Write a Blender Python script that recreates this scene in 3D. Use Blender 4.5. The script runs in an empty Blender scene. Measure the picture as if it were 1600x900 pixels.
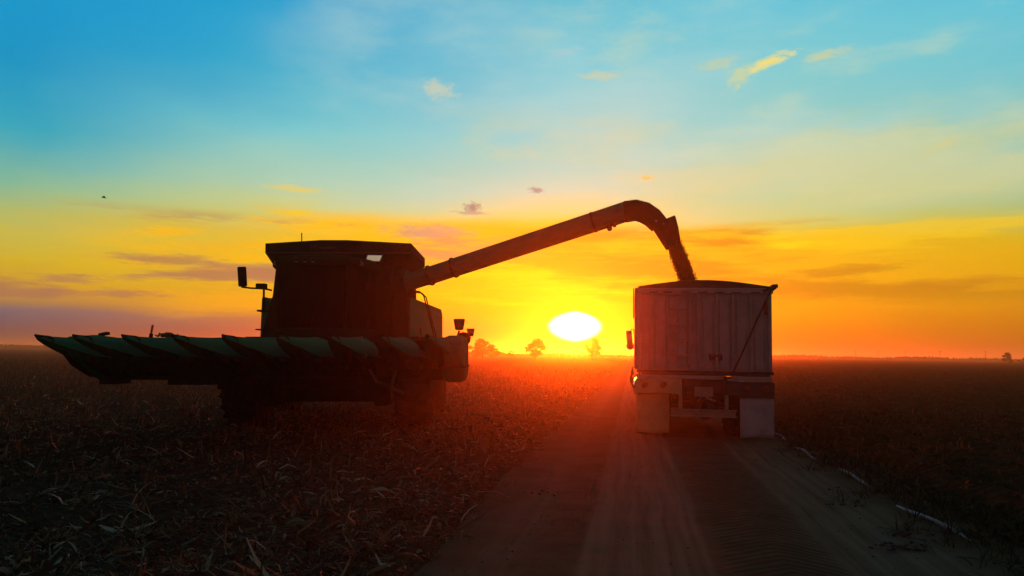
import bpy, bmesh, math, random
import numpy as np
from mathutils import Vector, Matrix

random.seed(7); rng = np.random.default_rng(7)
R = math.radians
S = bpy.context.scene
COL = S.collection

# ------------------------------------------------------------------ helpers
def lin(c):
    return tuple(((v/255)/12.92 if v/255 <= .04045 else ((v/255+.055)/1.055)**2.4) for v in c)

class NT:
    """small node-tree writer"""
    def __init__(s, tree):
        s.t = tree; s.n = tree.nodes; s.l = tree.links
    def new(s, typ, **kw):
        n = s.n.new(typ)
        for k, v in kw.items(): setattr(n, k, v)
        return n
    def put(s, sock, v):
        if hasattr(v, 'is_linked'): s.l.new(v, sock)
        else:
            if hasattr(sock.default_value, '__len__') and len(sock.default_value) == 4 and len(v) == 3: v = (*v, 1)
            sock.default_value = v
    def m(s, op, a, b=0.0, c=None, clamp=False):
        n = s.new('ShaderNodeMath', operation=op, use_clamp=clamp)
        s.put(n.inputs[0], a); s.put(n.inputs[1], b)
        if c is not None: s.put(n.inputs[2], c)
        return n.outputs[0]
    def mix(s, f, a, b, mode='MIX'):
        n = s.new('ShaderNodeMix', data_type='RGBA', blend_type=mode)
        s.put(n.inputs[0], f); s.put(n.inputs[6], a); s.put(n.inputs[7], b)
        return n.outputs[2]
    def smooth(s, v, a, b, lo=0.0, hi=1.0):
        n = s.new('ShaderNodeMapRange', interpolation_type='SMOOTHSTEP')
        s.put(n.inputs[0], v); s.put(n.inputs[1], a); s.put(n.inputs[2], b); s.put(n.inputs[3], lo); s.put(n.inputs[4], hi)
        return n.outputs[0]
    def lerp(s, v, a, b, lo=0.0, hi=1.0):
        n = s.new('ShaderNodeMapRange', clamp=True)
        s.put(n.inputs[0], v); s.put(n.inputs[1], a); s.put(n.inputs[2], b); s.put(n.inputs[3], lo); s.put(n.inputs[4], hi)
        return n.outputs[0]
    def ramp(s, f, stops, interp='LINEAR'):
        n = s.new('ShaderNodeValToRGB'); cr = n.color_ramp; cr.interpolation = interp
        while len(cr.elements) < len(stops): cr.elements.new(.5)
        for e, (p, c) in zip(cr.elements, sorted(stops)): e.position = p; e.color = (*c, 1)
        s.put(n.inputs[0], f); return n.outputs[0]
    def comb(s, x, y, z):
        n = s.new('ShaderNodeCombineXYZ')
        for i, v in enumerate((x, y, z)): s.put(n.inputs[i], v)
        return n.outputs[0]
    def noise(s, vec, scale, detail=4, rough=.55, col=False):
        n = s.new('ShaderNodeTexNoise'); s.put(n.inputs['Vector'], vec)
        n.inputs['Scale'].default_value = scale; n.inputs['Detail'].default_value = detail; n.inputs['Roughness'].default_value = rough
        return n.outputs['Color' if col else 'Fac']

MATS = {}
def mat(name, c1, c2=None, scale=4, rough=.6, metal=0, bump=0, bscale=30, coat=0, lo=.35, hi=.7, emit=None, estr=0, alpha=None):
    if name in MATS: return MATS[name]
    M = bpy.data.materials.new(name); M.use_nodes = True; t = NT(M.node_tree)
    p = t.n['Principled BSDF']
    tc = t.new('ShaderNodeTexCoord').outputs['Object']
    if c2 is not None:
        f = t.lerp(t.noise(tc, scale, 6, .65), lo, hi)
        t.put(p.inputs['Base Color'], t.mix(f, c1, c2))
        t.put(p.inputs['Roughness'], t.m('ADD', t.m('MULTIPLY', f, .2), rough-.08))
    else:
        p.inputs['Base Color'].default_value = (*c1, 1); p.inputs['Roughness'].default_value = rough
    p.inputs['Metallic'].default_value = metal
    p.inputs['Coat Weight'].default_value = coat
    if bump:
        b = t.new('ShaderNodeBump'); b.inputs['Strength'].default_value = bump; b.inputs['Distance'].default_value = .02
        t.put(b.inputs['Height'], t.noise(tc, bscale, 5)); t.l.new(b.outputs[0], p.inputs['Normal'])
    if emit:
        p.inputs['Emission Color'].default_value = (*emit, 1); p.inputs['Emission Strength'].default_value = estr
    MATS[name] = M; return M

def leafmat(name, stops, rough=.7, trans=0.0):
    M = bpy.data.materials.new(name); M.use_nodes = True; t = NT(M.node_tree); p = t.n['Principled BSDF']
    g = t.new('ShaderNodeNewGeometry').outputs['Random Per Island']
    c = t.ramp(g, stops); t.put(p.inputs['Base Color'], c); p.inputs['Roughness'].default_value = rough
    p.inputs['Specular IOR Level'].default_value = .04
    if trans:
        tr = t.new('ShaderNodeBsdfTranslucent'); t.put(tr.inputs[0], c)
        mx = t.new('ShaderNodeMixShader'); mx.inputs[0].default_value = trans
        t.l.new(p.outputs[0], mx.inputs[1]); t.l.new(tr.outputs[0], mx.inputs[2])
        t.l.new(mx.outputs[0], t.n['Material Output'].inputs[0])
    return M

class MB:
    """collects shapes, links them as one mesh object"""
    def __init__(s): s.b = bmesh.new()
    def poly(s, vs, fs):
        v = [s.b.verts.new(p) for p in vs]
        for f in fs:
            try: s.b.faces.new([v[i] for i in f])
            except ValueError: pass
        return v
    def box(s, a, b, mtx=None):
        (x0, y0, z0), (x1, y1, z1) = a, b
        vs = [(x0,y0,z0),(x1,y0,z0),(x1,y1,z0),(x0,y1,z0),(x0,y0,z1),(x1,y0,z1),(x1,y1,z1),(x0,y1,z1)]
        if mtx is not None: vs = [mtx @ Vector(p) for p in vs]
        s.poly(vs, [(0,3,2,1),(4,5,6,7),(0,1,5,4),(1,2,6,5),(2,3,7,6),(3,0,4,7)]); return s
    def obox(s, c, size, rot=(0,0,0)):
        from mathutils import Euler
        m = Matrix.Translation(c) @ Euler(rot).to_matrix().to_4x4()
        h = [v/2 for v in size]
        return s.box((-h[0],-h[1],-h[2]), (h[0],h[1],h[2]), m)
    def tube(s, pts, r, seg=10, cap=True):
        pts = [Vector(p) for p in pts]; n = len(pts)
        rs = r if hasattr(r, '__len__') else [r]*n
        rings = []; up = None
        for i, p in enumerate(pts):
            d = (pts[min(i+1,n-1)] - pts[max(i-1,0)]).normalized()
            if up is None:
                up = Vector((0,0,1)) if abs(d.z) < .9 else Vector((1,0,0))
            x = d.cross(up).normalized(); y = x.cross(d).normalized(); up = y
            rings.append([s.b.verts.new(p + (x*math.cos(2*math.pi*k/seg) + y*math.sin(2*math.pi*k/seg))*rs[i]) for k in range(seg)])
        for a, b in zip(rings, rings[1:]):
            for k in range(seg): s.b.faces.new((a[k], a[(k+1)%seg], b[(k+1)%seg], b[k]))
        if cap:
            s.b.faces.new(rings[0][::-1]); s.b.faces.new(rings[-1])
        return s
    def lathe(s, prof, axis='x', c=(0,0,0), seg=36):
        """prof: (radius, position along axis)"""
        c = Vector(c); rings = []
        for r, h in prof:
            ring = []
            for k in range(seg):
                a = 2*math.pi*k/seg; u, w = r*math.cos(a), r*math.sin(a)
                p = (h,u,w) if axis == 'x' else (u,h,w) if axis == 'y' else (u,w,h)
                ring.append(s.b.verts.new(c + Vector(p)))
            rings.append(ring)
        for a, b in zip(rings, rings[1:]):
            for k in range(seg): s.b.faces.new((a[k], a[(k+1)%seg], b[(k+1)%seg], b[k]))
        for ring in (rings[0], rings[-1]):
            try: s.b.faces.new(ring)
            except ValueError: pass
        return s
    def prism(s, outline, axis, a, b):
        """outline (u,w) swept along axis from a to b; x: (y,z)  y: (x,z)  z: (x,y)"""
        f = {'x': lambda u,w,h:(h,u,w), 'y': lambda u,w,h:(u,h,w), 'z': lambda u,w,h:(u,w,h)}[axis]
        n = len(outline)
        vs = [f(u,w,a) for u,w in outline] + [f(u,w,b) for u,w in outline]
        s.poly(vs, [tuple(range(n))[::-1], tuple(range(n,2*n))] + [(i,(i+1)%n,n+(i+1)%n,n+i) for i in range(n)]); return s
    def loft(s, secs, closed=True):
        rings = [[s.b.verts.new(p) for p in sec] for sec in secs]
        n = len(rings[0])
        for a, b in zip(rings, rings[1:]):
            for k in range(n if closed else n-1):
                try: s.b.faces.new((a[k], a[(k+1)%n], b[(k+1)%n], b[k]))
                except ValueError: pass
        if closed:
            s.b.faces.new(rings[0][::-1]); s.b.faces.new(rings[-1])
        return s
    def build(s, name, m, parent=None, bevel=0, smooth=30, loc=None, solid=0):
        bmesh.ops.recalc_face_normals(s.b, faces=s.b.faces)
        me = bpy.data.meshes.new(name); s.b.to_mesh(me); s.b.free(); me.materials.append(m)
        o = bpy.data.objects.new(name, me); COL.objects.link(o)
        if parent is not None: o.parent = parent
        if loc is not None: o.location = loc
        if solid:
            md = o.modifiers.new('thick', 'SOLIDIFY'); md.thickness = solid
        if bevel:
            md = o.modifiers.new('bevel', 'BEVEL'); md.width = bevel; md.segments = 2; md.limit_method = 'ANGLE'; md.angle_limit = R(40)
        me.polygons.foreach_set('use_smooth', [True]*len(me.polygons))
        try: me.set_sharp_from_angle(angle=R(smooth))
        except Exception: pass
        return o

def rawmesh(name, V, F, m, parent=None, smooth=False):
    V = np.asarray(V, np.float32); F = np.asarray(F, np.int32); k = F.shape[1]
    me = bpy.data.meshes.new(name)
    me.vertices.add(len(V)); me.vertices.foreach_set('co', V.ravel())
    me.loops.add(F.size); me.loops.foreach_set('vertex_index', F.ravel())
    me.polygons.add(len(F)); me.polygons.foreach_set('loop_start', np.arange(0, F.size, k, dtype=np.int32))
    me.polygons.foreach_set('use_smooth', np.full(len(F), smooth))
    me.update(calc_edges=True); me.validate(); me.materials.append(m)
    o = bpy.data.objects.new(name, me); COL.objects.link(o)
    if parent is not None: o.parent = parent
    return o

def tag(o, label=None, cat=None, group=None, kind=None):
    for k, v in (('label', label), ('category', cat), ('group', group), ('kind', kind)):
        if v: o[k] = v
    return o
def thing(name, label, cat, loc=(0,0,0), rot=(0,0,0), group=None):
    o = bpy.data.objects.new(name, None); COL.objects.link(o); o.empty_display_size = .3
    o.location = loc; o.rotation_euler = rot
    return tag(o, label, cat, group)
def copy_tree(o, parent=None):
    c = o.copy(); COL.objects.link(c); c.parent = parent
    for ch in [q for q in list(S.objects) if q.parent == o]: copy_tree(ch, c)
    return c

# ------------------------------------------------------------------ camera
CAMZ = 1.58; PITCH = R(4.83); ROLL = R(.75); FPX = 1200
cd = bpy.data.cameras.new('camera'); cam = bpy.data.objects.new('camera', cd); COL.objects.link(cam)
cd.sensor_width = 36; cd.lens = 27; cd.clip_start = .05; cd.clip_end = 20000
# roll so that the horizon falls to the right in the picture
CM = Matrix.Rotation(R(90)+PITCH, 4, 'X') @ Matrix.Rotation(ROLL, 4, 'Z')
cam.matrix_world = Matrix.Translation((0,0,CAMZ)) @ CM
S.camera = cam
def ray(px, py):
    return (CM.to_3x3() @ Vector(((px-800)/FPX, (450-py)/FPX, -1)))
def at(px, py, D):
    d = ray(px, py); return Vector((0,0,CAMZ)) + d*(D/d.y)
def gnd(px, py, z=0):
    d = ray(px, py); return Vector((0,0,CAMZ)) + d*((z-CAMZ)/d.z)

# ------------------------------------------------------------------ light and sky
SUN_AZ, SUN_EL = 4.72, 2.0
sd = Vector((math.sin(R(SUN_AZ))*math.cos(R(SUN_EL)), math.cos(R(SUN_AZ))*math.cos(R(SUN_EL)), math.sin(R(SUN_EL))))
sl = bpy.data.lights.new('sun', 'SUN'); sl.energy = 5.0; sl.angle = R(.53); sl.color = (1, .068, .002)
so = bpy.data.objects.new('sun', sl); COL.objects.link(so); so.rotation_euler = sd.to_track_quat('Z', 'Y').to_euler(); so.location = sd*50

W = bpy.data.worlds.new('World'); S.world = W; W.use_nodes = True
t = NT(W.node_tree); bg = t.n['Background']; wout = t.n['World Output']
gen = t.new('ShaderNodeTexCoord').outputs['Generated']
nrm = t.new('ShaderNodeVectorMath', operation='NORMALIZE'); t.l.new(gen, nrm.inputs[0])
sep = t.new('ShaderNodeSeparateXYZ'); t.l.new(nrm.outputs[0], sep.inputs[0])
X, Y, Z = sep.outputs
el = t.m('MULTIPLY', t.m('ARCSINE', Z), 180/math.pi)
az = t.m('MULTIPLY', t.m('ARCTAN2', X, Y), 180/math.pi)
elc = t.m('DIVIDE', el, 30.0, clamp=True)
# sky colour by elevation on five bearings (degrees from the view axis), then the sky behind
SKY = {
 -34: [(0,(56,52,66)),(1.0,(76,70,88)),(2.1,(106,98,116)),(2.6,(166,124,80)),(3.6,(206,152,44)),(5.6,(212,178,36)),(7.4,(200,184,74)),(8.4,(172,186,112)),(10.2,(128,184,152)),(13.5,(45,166,188)),(17.2,(0,147,194)),(22,(0,150,203)),(30,(0,134,190))],
 -16: [(0,(140,76,42)),(1.4,(160,98,66)),(2.3,(184,120,60)),(2.9,(228,158,30)),(4.4,(240,180,6)),(6.7,(238,188,2)),(8.3,(236,188,24)),(9.2,(218,200,90)),(10.0,(202,207,132)),(11.6,(170,206,172)),(15.6,(112,200,206)),(19.8,(40,174,206)),(24,(0,160,208)),(30,(0,144,198))],
  4.7:[(0,(190,80,0)),(1,(210,122,0)),(2.5,(228,186,0)),(4.8,(234,204,0)),(7.2,(238,188,0)),(8.7,(240,192,0)),(9.4,(226,204,64)),(10.1,(194,211,132)),(12,(164,214,184)),(16.6,(138,209,212)),(21,(126,204,215)),(25.4,(98,192,212)),(30,(70,168,205))],
  20: [(0,(170,82,0)),(1,(196,112,0)),(2.6,(222,146,0)),(4.9,(240,176,0)),(7.1,(236,178,0)),(8.4,(230,184,6)),(9.2,(214,196,70)),(10.1,(200,204,122)),(11.6,(188,208,152)),(16,(146,206,196)),(20.3,(118,202,210)),(24.4,(94,196,216)),(30,(66,166,205))],
  34: [(0,(150,76,0)),(1,(172,96,0)),(2.5,(200,124,0)),(4.5,(220,154,0)),(6.5,(224,168,2)),(7.8,(214,178,26)),(8.8,(188,188,92)),(10.5,(166,190,134)),(14.5,(134,196,186)),(18.2,(112,196,206)),(22,(96,194,214)),(30,(62,160,200))],
}
ramps = [(a, t.ramp(elc, [(e/30, lin(c)) for e, c in st])) for a, st in sorted(SKY.items())]
# gentle large-scale waviness so that the bands are not ruled lines
wob = t.m('MULTIPLY', t.m('SUBTRACT', t.noise(t.comb(t.m('MULTIPLY', az, .06), t.m('MULTIPLY', el, .25), 3.1), 1.0, 5), .5), 3.4)
elw = t.m('ADD', el, t.m('MULTIPLY', wob, t.lerp(el, .6, 5)))
for n in t.n:
    if n.type == 'VALTORGB': t.l.new(t.m('DIVIDE', elw, 30.0, clamp=True), n.inputs[0])
azw = t.m('ADD', az, t.m('MULTIPLY', t.m('SUBTRACT', t.noise(t.comb(t.m('MULTIPLY', az, .05), t.m('MULTIPLY', el, .1), 9.3), 1.0, 4), .5), 14))
c = ramps[0][1]
for (a0, _), (a1, r1) in zip(ramps, ramps[1:]):
    c = t.mix(t.lerp(azw, a0, a1), c, r1)
# the sky behind the camera: dusk mauve, darker
east = t.ramp(t.m('DIVIDE', el, 90.0, clamp=True), [(0, lin((112,76,72))), (.12, lin((108,78,82))), (.3, lin((56,60,72))), (1, lin((24,56,80)))])
high = t.ramp(t.m('DIVIDE', el, 90.0, clamp=True), [(0, lin((60,150,200))), (.30, lin((30,116,160))), (.5, lin((24,78,108))), (1, lin((22,56,80)))])
c = t.mix(t.smooth(el, 24, 38), c, high)
c = t.mix(t.smooth(t.m('ABSOLUTE', az), 40, 95), c, east)
# cloud streaks
def clouds(c, e0, e1, e2, e3, a0, a1, sc, thr, wid, colr, amt, seed, stretch=5.0, falloff=6):
    vec = t.comb(t.m('MULTIPLY', az, sc), t.m('MULTIPLY', el, sc*stretch), seed)
    d = t.smooth(t.noise(vec, 1.0, 7, .6), thr, thr+wid)
    w = t.m('MULTIPLY', t.smooth(el, e0, e1), t.smooth(el, e2, e3, 1, 0))
    w = t.m('MULTIPLY', w, t.m('MULTIPLY', t.smooth(az, a0-falloff, a0+falloff), t.smooth(az, a1-falloff, a1+falloff, 1, 0)))
    return t.mix(t.m('MULTIPLY', t.m('MULTIPLY', d, w), amt), c, colr)
c = clouds(c, 5.5, 7, 9.2, 10.4, -27, 2, .07, .43, .14, lin((252,190,0)), .95, 1.7)         # lit edges, left
c = clouds(c, 4.2, 6, 8.8, 9.8, -30, -1, .075, .50, .12, lin((176,136,92)), .85, 6.2, 6)    # dusky bellies, left
c = clouds(c, 2.6, 3.0, 5.4, 6.8, -55, -12, .055, .46, .12, lin((168,114,84)), .85, 11.9, 9)  # low bars, far left
c = clouds(c, 1.0, 3.0, 7, 8.5, -26, -6, .06, .50, .16, lin((252,176,10)), .6, 77.0, 8)
c = clouds(c, 3.0, 4.5, 8.8, 9.8, 2, 48, .045, .47, .13, lin((184,122,6)), .75, 14.4, 8)     # amber bars, right
c = clouds(c, 3.0, 4.5, 8.8, 9.8, 6, 48, .05, .52, .10, lin((250,200,4)), .6, 55.4, 9)
c = clouds(c, 2.5, 4, 8, 9.5, -8, 24, .07, .52, .14, lin((250,226,0)), .6, 21.3, 7)         # bright bars above the sun
c = clouds(c, 9, 13, 26, 32, -16, 60, .045, .42, .3, lin((186,216,208)), .5, 31.0, 2.6)     # thin high veil
c = clouds(c, 9.5, 11, 15, 19, -6, 60, .05, .46, .2, lin((220,210,140)), .5, 40.2, 4)
c = clouds(c, 12, 15, 24, 28, 2, 60, .08, .52, .2, lin((206,218,180)), .4, 61.2, 3)
# single cloudlets at their bearings
def bear(px, py):
    d = ray(px, py).normalized(); return math.degrees(math.atan2(d.x, d.y)), math.degrees(math.asin(d.z))
def cloudlet(c, px, py, ra, re, tilt, colr, amt, seed, ns=1.7):
    a0, e0 = bear(px, py)
    da = t.m('SUBTRACT', az, a0); de = t.m('SUBTRACT', el, e0)
    ct, st = math.cos(R(tilt)), math.sin(R(tilt))
    u = t.m('ADD', t.m('MULTIPLY', da, ct/ra), t.m('MULTIPLY', de, st/ra))
    v = t.m('ADD', t.m('MULTIPLY', da, -st/re), t.m('MULTIPLY', de, ct/re))
    r = t.m('SQRT', t.m('ADD', t.m('MULTIPLY', u, u), t.m('MULTIPLY', v, v)))
    n = t.noise(t.comb(t.m('MULTIPLY', da, ns/ra), t.m('MULTIPLY', de, ns/re*.8), seed), 1.0, 9, .72)
    f = t.smooth(t.m('ADD', r, t.m('MULTIPLY', t.m('SUBTRACT', n, .5), 2.8)), 1.15, .2)
    return t.mix(t.m('MULTIPLY', f, amt), c, colr)
for args in [
    (738,325,.75,.5,0,lin((112,122,122)),.9,2.2), (736,333,1.5,.18,0,lin((150,156,138)),.8,4.1), (838,297,.62,.3,0,lin((112,130,132)),.85,7.7),
    (1200,97,2.0,.5,14,lin((240,222,120)),.95,3.3), (1155,120,1.1,.8,40,lin((196,212,160)),.8,5.2), (1290,86,1.8,.35,10,lin((206,208,150)),.7,8.8),
    (1120,100,1.8,.5,8,lin((190,206,166)),.6,9.9), (685,140,1.5,.75,-10,lin((196,206,180)),.75,12.1), (940,118,1.8,.4,0,lin((200,206,170)),.7,13.6),
    (880,82,1.6,.45,8,lin((160,204,212)),.7,15.5), (1011,278,.6,.22,0,lin((240,196,90)),.9,17.2), (462,295,2.6,.3,0,lin((222,206,110)),.85,19.1),
    (460,333,2.0,.25,0,lin((244,200,30)),.8,22.7), (670,362,3.6,.75,0,lin((190,150,120)),.8,25.5), (260,362,2.6,.5,5,lin((250,186,10)),.8,28.3),
    (270,406,4.6,.45,0,lin((170,120,76)),.75,30.9), (110,436,2.4,.35,0,lin((176,122,84)),.7,33.3), (180,458,4,.3,0,lin((170,112,84)),.7,36.6),
    (1470,228,1.2,.45,20,lin((208,206,140)),.6,39.4), (1300,425,5,.5,4,lin((190,124,10)),.7,41.2), (1500,440,5,.4,2,lin((196,126,14)),.6,44.8)]:
    c = cloudlet(c, *args)
# glare round the sun, broken by thin cloud, then the overexposed sun itself
da = t.m('SUBTRACT', az, SUN_AZ); de = t.m('SUBTRACT', el, SUN_EL)
gn = t.m('SUBTRACT', t.noise(t.comb(t.m('MULTIPLY', az, .25), t.m('MULTIPLY', el, 1.5), 5.5), 1.0, 5), .5)
rr = t.m('SQRT', t.m('ADD', t.m('POWER', t.m('DIVIDE', da, 2.7), 2.0), t.m('POWER', t.m('DIVIDE', t.m('SUBTRACT', de, .35), 2.4), 2.0)))
c = t.mix(t.smooth(t.m('ADD', rr, t.m('MULTIPLY', gn, .9)), 1.05, .55), c, (.60, 1.0, 0.0))
lens = t.m('ADD', t.m('POWER', t.m('ABSOLUTE', t.m('DIVIDE', da, 1.8)), 1.5), t.m('POWER', t.m('ABSOLUTE', t.m('DIVIDE', de, 1.06)), 2.0))
c = t.mix(t.smooth(lens, 1.35, .72), c, (2.2, 2.0, 1.9))
c = t.mix(t.smooth(el, -.2, -1.5), c, (.02, .012, .008))
t.put(bg.inputs[0], c); bg.inputs[1].default_value = 1.0
nish = t.new('ShaderNodeTexSky', sky_type='NISHITA', sun_disc=False, sun_elevation=R(SUN_EL), sun_rotation=R(SUN_AZ), dust_density=4.0)
bg2 = t.new('ShaderNodeBackground'); t.l.new(nish.outputs[0], bg2.inputs[0]); bg2.inputs[1].default_value = .006
ad = t.new('ShaderNodeAddShader'); t.l.new(bg.outputs[0], ad.inputs[0]); t.l.new(bg2.outputs[0], ad.inputs[1]); t.l.new(ad.outputs[0], wout.inputs[0])
W.cycles.sampling_method = 'MANUAL'; W.cycles.sample_map_resolution = 1024

# dusty evening air
HZ = bpy.data.materials.new('dusty_air'); HZ.use_nodes = True; ht = NT(HZ.node_tree)
for n in list(ht.n):
    if n.type == 'BSDF_PRINCIPLED': ht.n.remove(n)
pv = ht.new('ShaderNodeVolumePrincipled'); pv.inputs['Color'].default_value = (.95,.80,.52,1)
pv.inputs['Density'].default_value = .0010; pv.inputs['Anisotropy'].default_value = .905
ht.l.new(pv.outputs[0], ht.n['Material Output'].inputs['Volume'])
hz = MB().box((-2100,-150,-1.2), (2100,2650,13)).build('haze', HZ); hz['kind'] = 'stuff'

# ------------------------------------------------------------------ materials
M_green = mat('green_paint', (.013,.19,.088), (.04,.115,.06), 3, .62, bump=.05, lo=.45, hi=.85)
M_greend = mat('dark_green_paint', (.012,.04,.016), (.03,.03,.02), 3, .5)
M_black = mat('black_plastic', (.012,.012,.013), (.03,.028,.024), 5, .55)
M_steel = mat('worn_steel', (.06,.055,.05), (.10,.075,.05), 6, .5, metal=.6)
M_rub = mat('tyre_rubber', (.014,.013,.013), (.05,.04,.03), 4, .85, bump=.2)
M_yel = mat('yellow_rim_paint', (.05,.034,.012), (.03,.024,.016), 5, .55)
M_glass = mat('tinted_cab_glass', (.006,.006,.007), (.012,.011,.010), 3, .22); MATS['tinted_cab_glass'].node_tree.nodes['Principled BSDF'].inputs['Specular IOR Level'].default_value = .0
for q_ in (M_green, M_greend, M_black, M_rub, M_yel): q_.node_tree.nodes['Principled BSDF'].inputs['Specular IOR Level'].default_value = 0
M_lens = mat('pale_lamp_lens', (.7,.66,.55), None, 1, .25, emit=(1,.82,.5), estr=.28)
M_lensoff = mat('unlit_lamp_lens', (.22,.22,.22), None, 1, .2)
M_mirror = mat('mirror_glass', (.5,.5,.5), None, 1, .06, metal=1)
M_orange = mat('orange_plastic', (.62,.13,.01), None, 1, .45)
M_amber = mat('amber_lens', (.32,.06,.01), (.15,.03,.01), 20, .3)
M_hose = mat('tan_hose', (.20,.12,.05), (.10,.07,.04), 8, .6)
M_white = mat('dusty_white_paint', (.48,.405,.355), (.29,.22,.175), 2.2, .5, bump=.04, lo=.4, hi=.8)
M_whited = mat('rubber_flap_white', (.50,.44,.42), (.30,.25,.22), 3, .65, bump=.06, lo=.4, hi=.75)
M_panel_flare = mat('panel_flare_tint', (.60,.45,.20), (.42,.30,.12), 4, .55)  # white panel and corner plate, warm flare light put into the colour
M_flap_flare = mat('rubber_flap_flare_tint', (.62,.45,.18), (.42,.29,.10), 3, .65, bump=.06)  # left flap's white with the flare's warm tint painted in
M_sill = mat('chassis_steel', (.05,.04,.036), (.11,.07,.05), 5, .6, metal=.2)
M_tarp = mat('brown_tarp', (.07,.045,.03), (.12,.08,.05), 6, .7, bump=.2, bscale=12)
M_red = mat('red_lamp_lens', (.38,.02,.012), None, 1, .25)
M_plate = mat('tan_plate', (.38,.30,.19), (.24,.18,.12), 9, .5)
M_corn = leafmat('corn_kernels', [(0,(.16,.075,.015)),(.5,(.22,.11,.02)),(1,(.30,.17,.04))], .6)
M_letter = mat('faded_lettering', (.10,.09,.085), None, 1, .8); M_letter.node_tree.nodes['Principled BSDF'].inputs['Specular IOR Level'].default_value = 0
M_chrome = mat('chrome_trim', (.55,.55,.55), None, 1, .2, metal=1)

# ------------------------------------------------------------------ wheels
def wheel(name, r, w, rimr, loc, parent, m_rim, lugs=20):
    o = bpy.data.objects.new(name, None); COL.objects.link(o); o.parent = parent; o.location = loc
    h = w/2
    b = MB().lathe([(rimr,-h*.8),(rimr+.04,-h*.92),(r*.82,-h),(r*.93,-h*.93),(r*.965,-h*.7),(r*.97,0),(r*.965,h*.7),(r*.93,h*.93),(r*.82,h),(rimr+.04,h*.92),(rimr,h*.8)], 'x', (0,0,0), 48)
    for k in range(lugs*2):
        sd_ = 1 if k % 2 else -1; a = 2*math.pi*k/(lugs*2)
        m = Matrix.Rotation(a, 4, 'X') @ Matrix.Translation((sd_*h*.48, 0, r*.975)) @ Matrix.Rotation(sd_*R(38), 4, 'Z')
        b.box((-h*.62,-r*.035,-r*.05), (h*.62,r*.035,r*.03), m)
    b.build('tyre', M_rub, o)
    b = MB().lathe([(rimr*.2,-h*.25),(rimr*.55,-h*.25),(rimr*.7,-h*.05),(rimr*.93,-h*.1),(rimr*1.0,-h*.82),(rimr*1.02,-h*.82),(rimr*1.02,h*.82),(rimr,h*.82),(rimr*.93,h*.1),(rimr*.7,h*.05),(rimr*.55,h*.3),(rimr*.2,h*.3)], 'x', (0,0,0), 36)
    for k in range(8):
        a = 2*math.pi*k/8
        b.lathe([(.022,-h*.32),(.022,h*.37)], 'x', (0, rimr*.4*math.cos(a), rimr*.4*math.sin(a)), 6)
    b.build('rim', m_rim, o)
    return o

# ================================================================== combine harvester
cb = thing('combine_harvester', 'green combine harvester with eight-row corn head raised, unloading grain through its long spout', 'combine harvester', (-3.9,16.6,0), (0,R(-.75),0))
for sx in (-1, 1):
    wheel('front_wheel', .93, .70, .48, (sx*1.76+.1,0,.93), cb, M_yel, 22)
    wheel('rear_wheel', .66, .48, .33, (sx*1.92,3.75,.66), cb, M_yel, 18)
# belly, axles
b = MB(); b.box((-1.34,-.22,.5),(1.34,.22,1.05)); b.box((-1.2,.22,.62),(1.2,3.5,1.2)); b.box((-1.7,3.6,.5),(1.7,3.86,.75)); b.box((-.2,3.5,.6),(.2,3.95,1.25))
b.box((-1.34,-.35,.42),(-1.05,.35,1.15)); b.box((1.05,-.35,.42),(1.34,.35,1.15)); b.box((-.9,-.6,.9),(.9,-.22,1.3))
b.build('axle_frame', M_black, cb, .03)
# body with side panels
prof = [(.45,1.2),(.45,2.72),(1.2,2.82),(5.2,2.80),(5.85,2.55),(6.05,1.9),(5.7,1.25),(4.6,1.05)]
b = MB().prism(prof, 'x', -1.6, 1.6); b.build('body', M_green, cb, .05)
for sx in (-1, 1):
    b = MB()
    for y0, y1 in ((.55,2.2),(2.225,4.1),(4.125,5.7)):
        z1 = 2.78; c0_, c1_ = (.04, .04) if y1 < 5 else (.04, .22)
        ol = [(y0,1.3),(y0,z1-c0_),(y0+c0_,z1),(y1-c1_,z1),(y1-c1_*.3,z1-c1_*.35),(y1,z1-c1_),(y1,1.3)]; n_ = len(ol)
        xo = lambda y_, z_: sx*(1.68+.05*(y_-.55)-.06*max(0, z_-2.4))
        q = MB(); q.poly([(sx*1.603,y_,z_) for y_,z_ in ol]+[(xo(y_,z_),y_,z_) for y_,z_ in ol], [tuple(range(n_)), tuple(range(n_,2*n_))]+[(i,(i+1)%n_,n_+(i+1)%n_,n_+i) for i in range(n_)])
        q.build('side_panel', M_green, cb, .012)
b = MB(); b.lathe([(.0,.34),(.1,.33),(.19,.26),(.21,.16),(.21,0)], 'z', (1.42,1.9,2.8), 20); b.build('air_cleaner', M_black, cb)
b = MB().prism([(1.7,2.0),(1.7,2.12),(2.0,2.12),(2.0,2.0)], 'x', 1.755, 1.775); b.box((1.755,1.72,1.93),(1.775,1.98,1.95)); b.build('side_decal', M_letter, cb)
b = MB(); b.tube([(-.95,3.0,2.75),(-.95,3.0,3.25),(-1.0,3.15,3.38)], .07); b.build('exhaust', M_steel, cb)
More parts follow.
